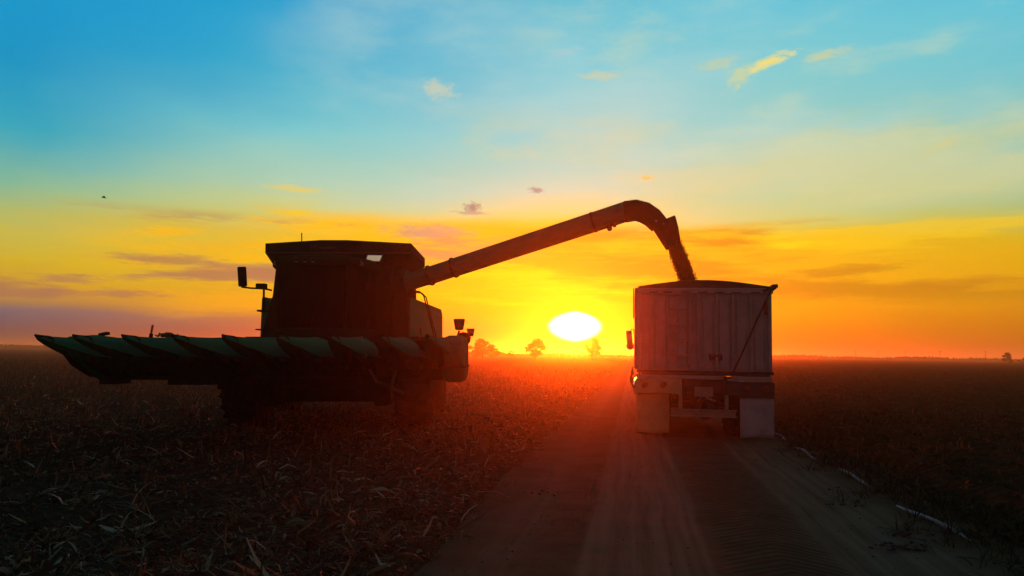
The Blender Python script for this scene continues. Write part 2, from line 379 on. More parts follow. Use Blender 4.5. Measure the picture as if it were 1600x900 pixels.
# front bulkhead and grain tank
b = MB()
b.loft([[(-1.66,.42,1.75),(1.6,.42,1.75),(1.6,.9,1.75),(-1.66,.9,1.75)],
        [(-1.59,.42,2.0),(1.6,.42,2.0),(1.6,.9,2.0),(-1.59,.9,2.0)],
        [(-1.49,.42,2.35),(1.6,.42,2.35),(1.6,.9,2.35),(-1.49,.9,2.35)],
        [(-1.385,.42,2.8),(1.6,.42,2.8),(1.6,.9,2.8),(-1.385,.9,2.8)],
        [(-1.33,.42,3.42),(1.45,.42,3.42),(1.45,.9,3.42),(-1.33,.9,3.42)]])
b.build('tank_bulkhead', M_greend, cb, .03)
b = MB().loft([[(-1.33,.9,2.78),(1.45,.9,2.78),(1.45,3.1,2.78),(-1.33,3.1,2.78)], [(-1.35,.9,3.46),(1.5,.9,3.46),(1.5,3.1,3.46),(-1.35,3.1,3.46)]])
b.build('grain_tank', M_green, cb, .03)
# flared tank extension, open on top
def rect(x0,x1,y0,y1,z, zc=0): return [(x0,y0,z),((x0+x1)/2-.4,y0,z+zc),((x0+x1)/2+.2,y0,z+zc),(x1,y0,z),(x1,y1,z),(x0,y1,z)]
b = MB(); lo, hi = [rect(-1.38,1.48,.55,2.9,3.44), rect(-1.53,1.70,.30,3.05,3.74), rect(-1.53,1.70,.30,3.05,3.95,.075)], None
rings = [[b.b.verts.new(p) for p in r_] for r_ in lo]
for r0, r1 in zip(rings, rings[1:]):
    for k in range(6): b.b.faces.new((r0[k], r0[(k+1)%6], r1[(k+1)%6], r1[k]))
ext = b.build('tank_extension', M_black, cb, 0, solid=.03)
b = MB(); b.box((-1.52,.27,3.725),(1.69,.297,3.755)); b.build('rim_rail', M_steel, ext)
cu = bpy.data.curves.new('letter', 'FONT'); cu.body = 'M'; cu.size = .17; cu.extrude = .004; cu.materials.append(M_letter)
lt0 = bpy.data.objects.new('letter_curve', cu); COL.objects.link(lt0); bpy.context.view_layer.update(); lme = bpy.data.meshes.new_from_object(lt0); bpy.data.objects.remove(lt0); bpy.data.curves.remove(cu)
lme.materials.clear(); lme.materials.append(M_letter); lt = bpy.data.objects.new('letter', lme); COL.objects.link(lt); lt.parent = ext; lt.location = (-.52,.283,3.80); lt.rotation_euler = (R(90),0,0)
b = MB(); b.box((-.36,.287,3.83),(.02,.297,3.87)); b.build('worn_sticker', M_letter, ext)
b = MB(); b.tube([(-.75,.4,3.95),(-.76,.4,4.2)], .012, 6); b.build('antenna', M_black, cb)
# work lamps under the extension
for px, py, w_, h_, m_ in ((587.5,404,.31,.125,M_lens),(447,402,.17,.045,M_lensoff)):
    P = at(px, py, 16.75) - Vector((-3.9,16.6,0))
    b = MB().prism([(P.x-w_/2-.045,P.z-h_/2-.03),(P.x+w_/2-.01,P.z-h_/2-.03),(P.x+w_/2+.05,P.z+h_/2+.03),(P.x-w_/2+.01,P.z+h_/2+.03)], 'y', P.y+.02, P.y+.22)
    q = b.build('work_lamp', M_black, cb, .01)
    b = MB().prism([(P.x-w_/2-.02,P.z-h_/2),(P.x+w_/2-.03,P.z-h_/2-.005),(P.x+w_/2+.02,P.z+h_/2-.005),(P.x-w_/2+.02,P.z+h_/2)], 'y', P.y, P.y+.03)
    b.build('lens', m_, q)
# cab
plan = [(-.95,.38),(-.97,-.6),(-.64,-1.36),(-.3,-1.55),(.3,-1.55),(.64,-1.36),(.97,-.6),(.95,.38)]
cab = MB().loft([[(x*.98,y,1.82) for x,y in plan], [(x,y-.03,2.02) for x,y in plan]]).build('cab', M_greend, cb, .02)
b = MB().loft([[(x*.96,y*.97,2.02) for x,y in plan], [(x*.985,y*.99-.02,2.7) for x,y in plan], [(x*.96,y*.95,3.26) for x,y in plan]])
b.build('windscreen', M_glass, cab, 0, 20)
for i in (1,2,5,6):
    x,y = plan[i]; MB().tube([(x*.965,y*.975,2.02),(x*.99,y-.01,2.7),(x*.965,y*.955,3.26)], .03, 8).build('pillar', M_black, cab)
b = MB().loft([[(x*1.04,y*1.03-.02,3.27) for x,y in plan], [(x*1.10,y*1.08,3.33) for x,y in plan], [(x*1.09,y*1.07,3.44) for x,y in plan], [(x*.9,y*.85,3.50) for x,y in plan]])
roof = b.build('cab_roof', M_greend, cab, .02)
for x in (-.86,-.7,-.28,-.12,.04,.7,.86):
    y = -1.64 if abs(x) < .35 else -1.08
    b = MB().lathe([(.045,-.04),(.052,-.055),(.05,.08)], 'y', (x,y+.02,3.345), 14); q = b.build('roof_lamp', M_lensoff, roof)
b = MB().tube([(.0,-1.57,2.05),(.12,-1.575,2.5),(.2,-1.565,2.85)], .012, 6); b.build('wiper', M_black, cab)
b = MB().tube([(-.24,-1.22,2.42),(-.12,-1.26,2.56),(.12,-1.26,2.56),(.24,-1.22,2.42)], .02, 8); b.build('door_handle', M_steel, cab)
# mirrors on arms, both sides
for sx in (-1, 1):
    b = MB().tube([(sx*.96,-1.0,2.80),(sx*1.06,-1.15,2.82),(sx*1.28,-1.28,2.82),(sx*1.46,-1.3,2.84),(sx*1.5,-1.3,2.92),(sx*1.49,-1.3,3.0)], .018, 8)
    b.tube([(sx*1.07,-1.15,2.84),(sx*1.07,-1.12,2.34)], .022, 8); b.tube([(sx*1.07,-1.12,2.36),(sx*.98,-1.0,2.36)], .015, 6)
    arm = b.build('mirror_arm', M_black, cb)
    b = MB(); m = Matrix.Translation((sx*1.455,-1.31,3.05)) @ Matrix.Rotation(R(5)*sx,4,'Y') @ Matrix.Rotation(sx*R(-32),4,'Z')
    b.box((-.085,-.03,-.2),(.085,.04,.2), m); hs = b.build('mirror_housing', M_black, arm, .025)
    b = MB(); b.box((-.07,.042,-.18),(.07,.047,.18), m); b.build('mirror_glass', M_mirror, arm)
    b = MB(); b.box((sx*1.11-.1,-1.25,2.815),(sx*1.11+.1,-1.1,2.92)); b.build('beacon_lamp', M_black, arm, .015)
b = MB(); b.box((-1.2,-1.15,2.36),(-1.04,-.9,2.395)); b.tube([(-1.14,-1.05,2.38),(-1.02,-1.0,2.5)], .012, 6); b.build('foot_step', M_black, cb); MB().box((-1.22,-1.15,1.985),(-1.0,-.9,2.01)).build('foot_step', M_black, cb)
# platform, ladder and handrails on the right of the picture
MB().box((.98,-.95,1.8),(2.02,.38,1.86)).build('platform', M_black, cb, .01); MB().box((-1.5,-.9,1.8),(-.98,.38,1.86)).build('platform', M_black, cb, .01)
b = MB()
for y in (-.55,-.12):
    b.tube([(1.74,y,1.86),(1.73,y,2.6),(1.76,y,2.80),(1.84,y,2.83),(2.0,y,2.81),(2.09,y,2.72),(2.2,y,2.3),(2.3,y,1.92),(2.33,y,1.7)], .014, 8); b.build('handrail', M_black, cb); b = MB()
b.tube([(1.45,-.9,1.86),(1.47,-.9,2.5),(1.5,-.9,2.74),(1.6,-.8,2.8)], .02, 8)
b.build('handrail', M_black, cb)
b = MB()
for y in (-.58,-.1): b.box((2.12,y-.02,.55),(2.18,y+.02,1.84))
for k in range(5): b.box((2.1,-.56,.62+.27*k),(2.24,-.12,.65+.27*k))
b.build('ladder', M_black, cb)
# feeder house
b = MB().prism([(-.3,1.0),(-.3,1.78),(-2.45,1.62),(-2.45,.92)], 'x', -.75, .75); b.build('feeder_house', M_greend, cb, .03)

# ---- corn head
HX = -.30; rootx = [HX+(i-4)*.762 for i in range(9)]
tipx = [-3.38,-2.80,-2.05,-1.28,-.51,.32,1.12,1.90,2.63]
b = MB(); b.box((-3.3,-2.5,1.08),(3.02,-2.32,1.72)); b.box((-3.3,-3.1,1.06),(3.02,-2.5,1.13)); b.box((-3.3,-3.05,.98),(-2.95,-2.6,1.06))
b.box((-1.35,-2.75,.88),(1.35,-2.3,1.06)); b.box((1.9,-3.05,.98),(2.5,-2.6,1.06)); b.box((-2.1,-3.05,.97),(-1.3,-2.6,1.06))
head = b.build('corn_head', M_black, cb, .02)
b = MB().lathe([(.05,-3.55),(.12,-3.55),(.12,2.95),(.05,2.95)], 'x', (0,-2.78,1.34), 20)
for k in range(260):   # flighting
    u = k/260; x = -3.5+6.4*u; a = u*2*math.pi*13*(1 if x < -.3 else -1)
    b.obox((x,-2.78+.17*math.cos(a),1.34+.17*math.sin(a)), (.03,.14,.14), (a,0,0))
b.build('cross_auger', M_steel, head)
def arch(x, hw, y, top, bot, n=12):
    out = []
    for k in range(n):
        a = math.pi*(k/(n-1)); out.append((x+hw*math.cos(a), y, bot+(top-bot)*math.sin(a)**.72))
    return out
for i in range(9):
    secs = []
    for u in (0,.06,.2,.4,.65,.85,1):
        y = -4.75+1.75*u; x = tipx[i]+(rootx[i]-tipx[i])*u
        hw = .022+.31*u**.75; top = 1.80-.028*math.sin(u*math.pi*.9)+.018*u; bot = 1.765-.40*u**.85
        secs.append(arch(x, hw, y, top, bot))
    secs.append(arch(rootx[i], .30, -2.62, 1.78, 1.42))
    sn = MB().loft(secs).build('snout', M_green, head, 0, 50)
    # dark wear tip
    tp = MB().loft([arch(tipx[i], .012, -4.80, 1.818, 1.792), arch(tipx[i]+.0, .05, -4.66, 1.808, 1.745), arch(tipx[i]+(rootx[i]-tipx[i])*.16, .10, -4.47, 1.800, 1.685)])
    tp.build('snout_tip', M_black, sn, 0, 50)
    # keel plate below the snout
    MB().prism([(-4.15,1.60),(-3.0,1.42),(-2.7,1.42),(-2.7,1.1),(-3.2,1.12),(-3.75,1.32)], 'x', rootx[i]-.05, rootx[i]+.05).build('snout_keel', M_black, head)
for i in range(8):
    x = (rootx[i]+rootx[i+1])/2
    b = MB()
    for sx in (-1,1): b.prism([(-3.9,1.38),(-3.9,1.44),(-2.6,1.36),(-2.6,1.12),(-3.1,1.12)], 'x', x+sx*.10-.05, x+sx*.10+.05)
    b.box((x-.3,-3.05,1.08),(x+.3,-2.7,1.25))
    for k in range(9): b.box((x-.09,-3.85+k*.13,1.43-k*.009),(x+.09,-3.81+k*.13,1.47-k*.009))
    b.build('row_unit', M_black, head)
# end shields
es = [(-4.35,1.70),(-3.9,1.80),(-3.2,1.84),(-2.35,1.80),(-2.25,1.6),(-2.25,1.08),(-2.8,1.03),(-3.25,1.14),(-3.9,1.46)]
MB().prism(es, 'x', -3.42, -3.22).build('end_shield', M_green, head, .06)
b = MB().prism([(-3.75,1.72),(-3.5,1.80),(-3.0,1.84),(-2.3,1.80),(-2.2,1.6),(-2.2,1.12),(-2.6,1.02),(-3.1,1.02),(-3.55,1.22),(-3.75,1.5)], 'x', 2.74, 3.13)
esr = b.build('end_shield', M_green, head, .09)
b = MB().lathe([(.0,-.06),(.10,-.05),(.13,0),(.13,.1),(.0,.11)], 'y', (3.05,-2.6,1.78), 16); b.build('shield_knob', M_black, esr)
b = MB(); b.box((2.76,-3.79,1.285),(3.15,-2.3,1.305)); b.build('shield_seam', M_black, esr)
# folded marker lamp and orange marker on the head's back beam
P = at(165,518,14.1) - Vector((-3.9,16.6,0))
b = MB(); b.box((P.x-.09,P.y,1.70),(P.x-.05,P.y+.04,P.z-.02)); b.obox((P.x,P.y,P.z), (.16,.14,.055), (0,R(-12),0)); b.build('folded_lamp', M_black, head, .015)
P = at(240,514,14.1) - Vector((-3.9,16.6,0))
b = MB(); b.obox((P.x,P.y,P.z+.03), (.035,.05,.16), (0,R(8),0)); f = b.build('marker_flag', M_orange, head, .01)
b = MB(); b.obox((P.x-.02,P.y,P.z-.12), (.05,.05,.14), (0,R(8),0)); b.build('marker_base', M_black, f)
b = MB()
for k in range(60):
    q = at(263+random.gauss(0,7), 519+random.random()*4, 14.0) - Vector((-3.9,16.6,0))
    b.obox(q, (random.uniform(.02,.09), .03, .012), (random.random()*3,random.random()*3,random.random()*3))
b.build('trash_leaves', leafmat('dry_leaf', [(0,(.10,.07,.03)),(1,(.25,.17,.07))]), head)
# warning lamps on stalks
def warn(x, y, z, sc, foot):
    b = MB().tube([foot, (x-.03,y+.02,z-.18), (x,y,z-.1)], .018, 8); st = b.build('lamp_stalk', M_black, cb)
    b = MB().prism([(x-.07,z-.09),(x+.07,z-.09),(x+.105,z+.11),(x-.105,z+.11)], 'y', y-.03, y+.03); b.build('warning_lamp', M_amber, st, .025)
    b = MB().lathe([(.0,-.05),(.05,-.045),(.055,-.03)], 'y', (x,y,z-.03), 16); b.build('lens', M_red, st)
P = at(720,511.5,13.3) - Vector((-3.9,16.6,0)); warn(P.x, P.y, P.z, 1, (P.x-.13,P.y+.1,1.74))
P = at(737,522.5,19.2) - Vector((-3.9,16.6,0)); warn(P.x, P.y, P.z, 1, (P.x-.12,P.y+.05,1.72))
b = MB(); b.tube([(1.66,P.y+.05,1.7),(P.x-.11,P.y+.05,1.72)], .03, 8); b.build('lamp_bracket', M_black, cb)
# hanging hoses
def L(px, py, D): return at(px, py, D) - Vector((-3.9,16.6,0))
for pts in ([(566,528,13.2),(572,556,13.1),(580,580,13.1),(590,598,13.2),(604,604,13.5)], [(598,528,13.2),(608,545,13.2),(622,565,13.1),(619,585,13.1),(613,605,13.2),(614,640,13.6)], [(612,604,13.2),(618,612,13.2),(630,616,13.4)]):
    MB().tube([L(*p) for p in pts], .028, 8).build('hydraulic_hose', M_hose, cb)
# ---- unloading auger
o3 = Vector((-3.9,16.6,0))
c0, c1 = L(628,447,17.15), L(985,336,15.75)
dirv = (c1-c0)
b = MB().tube([c0-dirv*.06, c0, c0+dirv*.12, c0+dirv*.121, c0+dirv*.25, c0+dirv*.251, c1], [.19,.19,.19,.20,.20,.207,.212], 24)
aug = b.build('unloading_auger', M_green, cb, 0, 40)
for u in (.14,.25,.86):
    m_ = c0+dirv*u; d_ = dirv.normalized()*.02
    MB().tube([m_-d_, m_+d_], .232 if u < .5 else .222, 24).build('auger_flange', M_greend, aug)
b = MB().lathe([(.30,1.62),(.30,3.12),(.26,3.2),(.18,3.25)], 'z', (c0.x-.1,c0.y,0), 24); b.build('auger_pivot', M_greend, cb)
el_ = [c1-dirv.normalized()*.05, L(998,335,15.7), L(1012,339,15.66), L(1024,347,15.62), L(1034,358,15.6)]
MB().tube(el_, [.225,.225,.225,.215,.20], 24).build('auger_elbow', M_greend, aug, 0, 40)
e0, e1 = L(1040,352,15.6), L(1056,392,15.58)
dx = Vector((.165,0,-.04))
def sq(c_, w_, h_, ang):
    u = Vector((math.cos(ang),0,math.sin(ang))); v = Vector((0,1,0))
    return [c_-u*w_-v*h_, c_+u*w_-v*h_, c_+u*w_+v*h_, c_-u*w_+v*h_]
sp = MB().loft([sq(e0,.23,.21,R(22)), sq((e0+e1)/2+Vector((.0,0,.02)),.19,.2,R(24)), sq(e1,.135,.17,R(26))]).build('spout_boot', M_black, aug, .02)
for px, py in ((1029,352),(1041,357)):
    q = L(px, py, 15.36); MB().lathe([(.02,-.02),(.02,.03)], 'y', q, 8).build('boot_bolt', M_chrome, sp)
for px, py, s_ in ((956.5,363,1),(964.5,358.5,.7)):
    q = L(px, py, 15.7); b = MB().lathe([(.0,-.06*s_),(.05*s_,-.05*s_),(.055*s_,.0),(.03*s_,.06*s_)], 'y', q, 14); b.tube([q+Vector((.02,0,.0)), q+Vector((.03,.05,.1))], .014, 6); b.build('auger_lamp', M_black, aug)

# ================================================================== falling grain
g0, g1 = at(1053,380,15.58), at(1083,468,15.5)
pts = []; 
b = MB(); n = 26
for i in range(n+1):
    u = i/n; w = g0.lerp(g1, u); w.x += .10*math.sin(u*1.6)*(u-.0)*(1-u)
    pts.append(w)
rings = []
for i, w in enumerate(pts):
    u = i/n; ring = []
    for k in range(18):
        a = 2*math.pi*k/18; r_ = (.125+.012*u)*(1+.10*random.gauss(0,1)*min(1,u*4))
        if .28 < u < .40 and math.cos(a) > .5: r_ *= 1.28
        ring.append(b.b.verts.new(w+Vector((r_*math.cos(a), r_*.9*math.sin(a), random.gauss(0,.012)))))
    rings.append(ring)
for r0, r1 in zip(rings, rings[1:]):
    for k in range(18): b.b.faces.new((r0[k], r0[(k+1)%18], r1[(k+1)%18], r1[k]))
# loose kernels round the core
nk = 9000; V = []; 
core = b.build('falling_grain', M_corn, None, 0, 10)
u = rng.random(nk); base = np.array([pts[int(x*n)] for x in u]); ang = rng.random(nk)*6.283; rad = .10+np.abs(rng.normal(0,.038,nk))+.02*u
cen = base + np.stack([rad*np.cos(ang), rad*np.sin(ang), rng.normal(0,.03,nk)], 1)
s3 = .0075
tet = np.array([(1,1,1),(1,-1,-1),(-1,1,-1),(-1,-1,1)])*s3
KV = (cen[:,None,:]+tet[None]*np.array([.7,.7,1.3])*rng.uniform(.6,1.3,(nk,1,1))).reshape(-1,3)
KF = (np.arange(nk)[:,None,None]*4+np.array([(0,1,2),(0,3,1),(0,2,3),(1,3,2)])[None]).reshape(-1,3)
tmp = rawmesh('kernels_tmp', KV, KF, M_corn); bm = bmesh.new(); bm.from_mesh(core.data); bm.from_mesh(tmp.data); bm.to_mesh(core.data); bm.free()
bpy.data.objects.remove(tmp)
tag(core, 'stream of shelled corn pouring from the combine spout into the truck box', 'grain', None, 'stuff')

# ================================================================== grain truck
TH = R(-8.9)
tr = thing('grain_truck', 'white grain truck with ribbed box seen from behind, rolled tarp and white mud flaps', 'truck', (3.64,14.6,0), (0,R(.25),TH))
hw, LEN, Z0, Z1 = 1.25, 6.2, 1.29, 2.84
b = MB()
b.box((-hw,0,Z0),(hw,.05,Z1)); b.box((-hw,.05,Z0),(-hw+.05,LEN-.05,Z1)); b.box((hw-.05,.05,Z0),(hw,LEN-.05,Z1)); b.box((-hw,LEN-.05,Z0),(hw,LEN,Z1)); b.box((-hw+.05,.05,Z0),(hw-.05,LEN-.05,Z0+.05))
box = b.build('cargo_box', M_white, tr, .008)
b = MB()   # pressed ribs on the rear wall
for x in (-1.195,-.98,-.665,-.24,-.10,.235,.53,.86,1.195):
    w = .03 if abs(x) < 1.2 else .05
    MB().prism([(x-w,0),(x-w*.6,-.06),(x+w*.6,-.06),(x+w,0)], 'z', Z0+.0, Z1-.09).build('wall_rib', M_white, box, .004)
for x in (-.82,-.40,.08,.38,.69,1.02): MB().prism([(x-.1,0),(x-.08,-.022),(x+.08,-.022),(x+.1,0)], 'z', Z0+.05, Z1-.2).build('wall_rib', M_white, box, .004)
for k in range(12):
    MB().box((-hw-.04,.25+k*.5,Z0),(-hw-.003,.33+k*.5,Z1-.06)).build('side_post', M_white, box, .006); MB().box((hw+.003,.25+k*.5,Z0),(hw+.04,.33+k*.5,Z1-.06)).build('side_post', M_white, box, .006)
b = MB(); b.box((-hw-.02,-.05,Z1-.085),(hw+.02,-.003,Z1-.03)); b.box((-hw-.045,-.04,Z1-.03),(hw+.045,.06,Z1+.02)); b.box((-hw-.045,.06,Z1-.03),(-hw+.06,LEN,Z1+.02)); b.box((hw-.06,.06,Z1-.03),(hw+.045,LEN,Z1+.02))
b.build('top_rail', M_white, box, .01)
b = MB()
for x in (-.93,-.67,-.33,-.02,.29,.60,.95): MB().box((x-.085,-.0515,Z1-.075),(x+.085,-.0505,Z1-.058)).build('rail_slot', M_sill, box)
# ladder of rungs in a darker recess
b = MB()
for k in range(5): b.box((-.63,-.075,Z0+.27+k*.29),(-.28,-.04,Z0+.305+k*.29))
b.box((-.655,-.07,Z0+.12),(-.635,-.037,Z1-.1)); b.box((-.275,-.07,Z0+.12),(-.255,-.037,Z1-.1))
b.build('ladder', mat('tan_ladder_paint', (.40,.35,.30), (.30,.26,.21), 5, .6), tr)
b = MB(); b.box((.10,-.05,Z0+.2),(.34,-.02,Z0+.32)); b.tube([(.16,-.06,Z0+.26),(.3,-.07,Z0+.30)], .015, 6); b.build('gate_latch', M_sill, tr, .01)
# arched tarp end cap, bows and rolled tarp
arc = [(-hw+.02,Z1+.02)] + [(-hw+.02+(2*hw-.04)*k/20, Z1+.05+.125*math.sin(math.pi*k/20)) for k in range(21)] + [(hw-.02,Z1+.02)]
b = MB().prism(arc, 'y', -.02, .03); cap = b.build('tarp_cap', M_tarp, tr, .006)
b = MB()
for y in (3.0,4.5,5.9): MB().tube([(-hw+.02+(2*hw-.04)*k/20, y, Z1+.03+.125*math.sin(math.pi*k/20)) for k in range(21)], .018, 8).build('tarp_bow', M_sill, cap)
b = MB().tube([(hw+.03+.02*math.sin(k*1.7),-.07+k*.32,Z1+.04+.012*math.sin(k*2.3)) for k in range(20)], [.055+.012*math.sin(k*2.9) for k in range(20)], 12); roll = b.build('rolled_tarp', M_tarp, tr, 0, 60)
b = MB(); b.obox((hw-.06,-.055,Z1+.0), (.22,.05,.06), (0,R(-22),0)); b.obox((hw+.05,-.06,Z1+.055), (.1,.09,.07), (0,R(-8),0)); b.build('tarp_bracket', M_sill, roll, .01)
b = MB().tube([(hw-.02,-.10,Z1-.02),(hw-.16,-.11,Z1-.3),(hw-.72,-.08,Z0-.02)], .016, 8); b.build('tarp_crank', M_sill, roll)
b = MB(); b.box((hw-.14,-.055,Z1-.48),(hw-.08,-.038,Z1-.2)); b.build('reflector', M_red, tr)
b = MB(); b.prism([(.2,Z1-.55),(.2,Z1+.03),(1.6,Z1+.03),(1.6,Z1-.5)], 'x', -hw-.075, -hw-.055); b.build('tarp_edge', M_tarp, tr, .004)
# rear sill, light panels, hitch frame
b = MB(); b.box((-1.25,-.03,1.235),(1.27,.12,1.287)); b.box((-1.16,-.015,1.20),(1.2,.1,1.233)); b.build('box_sill', M_sill, tr, .006)
MB().box((-1.26,-.02,1.13),(.36,.06,1.198)).build('rear_beam', M_white, tr, .008); MB().box((.52,-.02,1.11),(1.24,.06,1.198)).build('rear_beam', M_white, tr, .008)
lp = MB().box((-.595,-.03,.84),(-.41,.03,1.125)).build('corner_plate', M_panel_flare, tr, .008)
lp = MB().box((-1.27,-.03,.85),(-.60,.03,1.125)).build('light_panel', M_panel_flare, tr, .008)
for x in (-1.10,-.75):
    MB().lathe([(.0,-.062),(.045,-.058),(.06,-.035),(.062,-.028)], 'y', (x,0,1.01), 20).build('tail_light', M_red, lp)
lp2 = MB().box((.40,-.025,.84),(1.28,.03,1.10)).build('light_panel', M_sill, tr, .008); lp2['label'] = 'soiled light panel with shade painted into its dark colour'  # dark colour carries both dirt and the shade on this side
for x in (.80,1.12):
    MB().lathe([(.0,-.055),(.045,-.05),(.06,-.03),(.062,-.022)], 'y', (x,0,.97), 20).build('tail_light', M_amber, lp2)
for x in (-.47,.38): MB().box((x,-.03,.575),(x+.07,.03,.836)).build('hitch_post', M_plate, tr, .006)
b = MB(); b.box((-.60,-.06,.44),(.58,-.03,.56)); b.box((-.62,-.10,.55),(.60,-.03,.572)); b.box((-.62,-.10,.428),(.60,-.03,.45)); b.build('under_bar', M_plate, tr, .004)
b = MB(); b.box((-.17,-.0,.80),(.17,.06,.98)); b.build('number_plate', M_plate, tr, .006)
b = MB(); b.tube([(.04,0,.79),(.22,-.02,.72)], .02, 8); b.tube([(-.05,0,.78),(-.12,.02,.70)], .015, 8); b.build('hitch_pin', M_plate, tr)
b = MB(); b.box((-.45,.12,.78),(-.33,LEN+3.6,1.19)); b.box((.33,.12,.78),(.45,LEN+3.6,1.19))
for y in (.12,1.5,3.0,4.6,6.0,8.2): b.box((-.33,y,.85),(.33,y+.1,1.12))
b.build('chassis', M_sill, tr, .01)
b = MB()
for y in (1.0,2.3):
    b = MB(); b.tube([(-.85,y,.52),(.85,y,.52)], .07, 12); b.lathe([(.0,-.24),(.12,-.22),(.2,-.08),(.2,.08),(.12,.22),(.0,.24)], 'y', (.12,y,.50), 20); b.build('axle', M_sill, tr)
for y in (1.0,2.3):
    for sx in (-1,1):
        for x in (1.08,.76): wheel('rear_wheel', .51, .27, .28, (sx*x,y,.51), tr, M_sill, 16)
def flap(x0, x1, y, z0, z1, m, sd_):
    g_ = 10; rr = random.Random(sd_); vs = []
    for j in range(g_+1):
        for i in range(g_+1):
            u, w = i/g_, j/g_; vs.append((x0+(x1-x0)*u, y-.05*(1-w)**2*math.sin(u*3.1+.3)+.012*math.sin(u*9+sd_)*(1-w)+rr.gauss(0,.001), z0+(z1-z0)*w+(.012*math.sin(u*5+sd_)+rr.gauss(0,.003))*(1-w)**4))
    q = MB(); q.poly(vs, [(j*(g_+1)+i, j*(g_+1)+i+1, (j+1)*(g_+1)+i+1, (j+1)*(g_+1)+i) for j in range(g_) for i in range(g_)])
    return q.build('mud_flap', m, tr, 0, 60, solid=.012)
flap(-1.265,-.635,.19,.09,.86,M_flap_flare,2)['label'] = 'white mud flap with warm flare tint painted into its colour'
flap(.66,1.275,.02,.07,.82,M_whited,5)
MB().box((-1.27,.155,.845),(-.62,.2,.9)).build('flap_hanger', M_sill, tr); MB().box((.64,-.01,.80),(1.28,.03,.84)).build('flap_hanger', M_sill, tr)
b = MB(); b.box((-1.0,3.0,.32),(-.46,3.75,.86)); b.build('shade_box_left', M_sill, tr, .02)  # this and the next two boxes are added to block low sun underneath
b = MB(); b.box((.46,3.0,.32),(1.0,3.75,.86)); b.build('shade_box_right', M_sill, tr, .02)
b = MB(); b.box((-.44,3.05,.34),(.44,3.7,.77)); b.build('shade_box_mid', M_sill, tr, .1)
b = MB(); b.box((-.5,8.6,.3),(.5,9.9,.76)); b.build('engine_sump', M_sill, tr, .05)
# side gear and cab
b = MB().lathe([(.0,3.9),(.28,3.9),(.30,3.95),(.30,5.15),(.28,5.2),(.0,5.2)], 'y', (-1.02,0,.78), 24); b.build('fuel_tank', M_chrome, tr); b = MB(); b.lathe([(.0,3.9),(.28,3.9),(.30,3.95),(.30,5.15),(.28,5.2),(.0,5.2)], 'y', (1.02,0,.78), 24); b.build('fuel_tank', M_chrome, tr)
b = MB()
for y in (.35,3.2,5.8): MB().obox((-1.325,y,1.22),(.05,.1,.05)).build('marker_lamp', M_amber, tr)
b = MB(); b.tube([(-1.34,.9,1.25),(-1.36,.9,1.02),(-1.30,.95,.9)], .02, 8); b.tube([(-1.33,.6,1.2),(-1.37,.75,1.1)], .02, 8); b.obox((-1.33,.8,1.05),(.05,.12,.1)); b.build('side_bracket', M_sill, tr)
cabp = [(6.75,.95),(6.75,2.55),(6.95,2.72),(8.1,2.72),(8.45,2.55),(8.75,1.75),(8.75,.95)]
tc = MB().prism(cabp, 'x', -1.05, 1.05).build('cab', M_white, tr, .05)
b = MB()
for sx in (-1,1):
    x0, x1 = sorted((sx*1.052, sx*1.06)); MB().prism([(7.2,1.75),(7.2,2.4),(8.3,2.4),(8.6,1.75)], 'x', x0, x1).build('cab_window', M_glass, tc)
b.prism([(-.9,1.8),(.9,1.8),(.85,2.45),(-.85,2.45)], 'y', 6.738, 6.748); b.build('cab_window', M_glass, tc)
MB().prism([(8.76,.8),(8.76,1.7),(9.9,1.6),(10.35,1.5),(10.4,.8)], 'x', -.75, .75).build('hood', M_white, tr, .08)
MB().prism([(8.9,.75),(8.9,1.1),(9.2,1.2),(9.9,1.2),(10.3,1.05),(10.35,.75),(10.1,.75),(10.0,.98),(9.2,.98),(9.05,.75)], 'x', -1.1, 1.1).build('fender', M_white, tr, .03)
b = MB(); b.box((-1.1,10.42,.5),(1.1,10.55,.8)); b.build('front_bumper', M_chrome, tr, .03)
for sx in (-1,1): wheel('front_wheel', .51, .28, .28, (sx*.98,9.6,.51), tr, M_chrome, 16)
b = MB().tube([(.9,6.6,1.1),(.9,6.6,3.0),(.9,6.5,3.1)], .07, 12); b.build('exhaust_stack', M_chrome, tr)
for sx in (-1,1):
    b = MB().tube([(sx*1.06,7.9,2.30),(sx*1.36,7.75,2.31),(sx*1.38,7.75,2.25)], .013, 6); b.tube([(sx*1.06,7.9,1.75),(sx*1.32,7.75,1.76),(sx*1.38,7.75,1.9)], .013, 6); b.tube([(sx*1.3,7.76,2.3),(sx*1.25,7.77,1.78)], .01, 6)
    arm = b.build('mirror_arm', M_black, tr)
    m = Matrix.Translation((sx*1.42,7.75,2.07)) @ Matrix.Rotation(sx*R(5),4,'Y')
    q = MB().box((-.085,-.03,-.2),(.085,.05,.2), m).build('mirror_housing', M_white, arm, .03)
    MB().lathe([(.0,-.05),(.11,-.03),(.115,.0),(.08,.05),(.0,.06)], 'y', (sx*1.395,7.75,1.82), 18).build('round_mirror', M_white, arm)
# grain heap inside the box
b = MB(); n1, n2 = 24, 50; vs = []
for j in range(n2+1):
    for i in range(n1+1):
        x = -hw+.06+(2*hw-.12)*i/n1; y = .06+(LEN-.12)*j/n2
        h = 1.55+.95*math.exp(-((x+.2)**2/1.1+(y-1.15)**2/2.6))+.02*random.random()
        vs.append((x,y,min(h,2.75)))
fs = [(j*(n1+1)+i, j*(n1+1)+i+1, (j+1)*(n1+1)+i+1, (j+1)*(n1+1)+i) for j in range(n2) for i in range(n1)]
b.poly(vs, fs); hp = b.build('grain_heap', mat('corn_heap', (.36,.17,.03), (.5,.28,.06), 60, .7, bump=.6, bscale=90), tr, 0, 60); hp['kind'] = 'stuff'

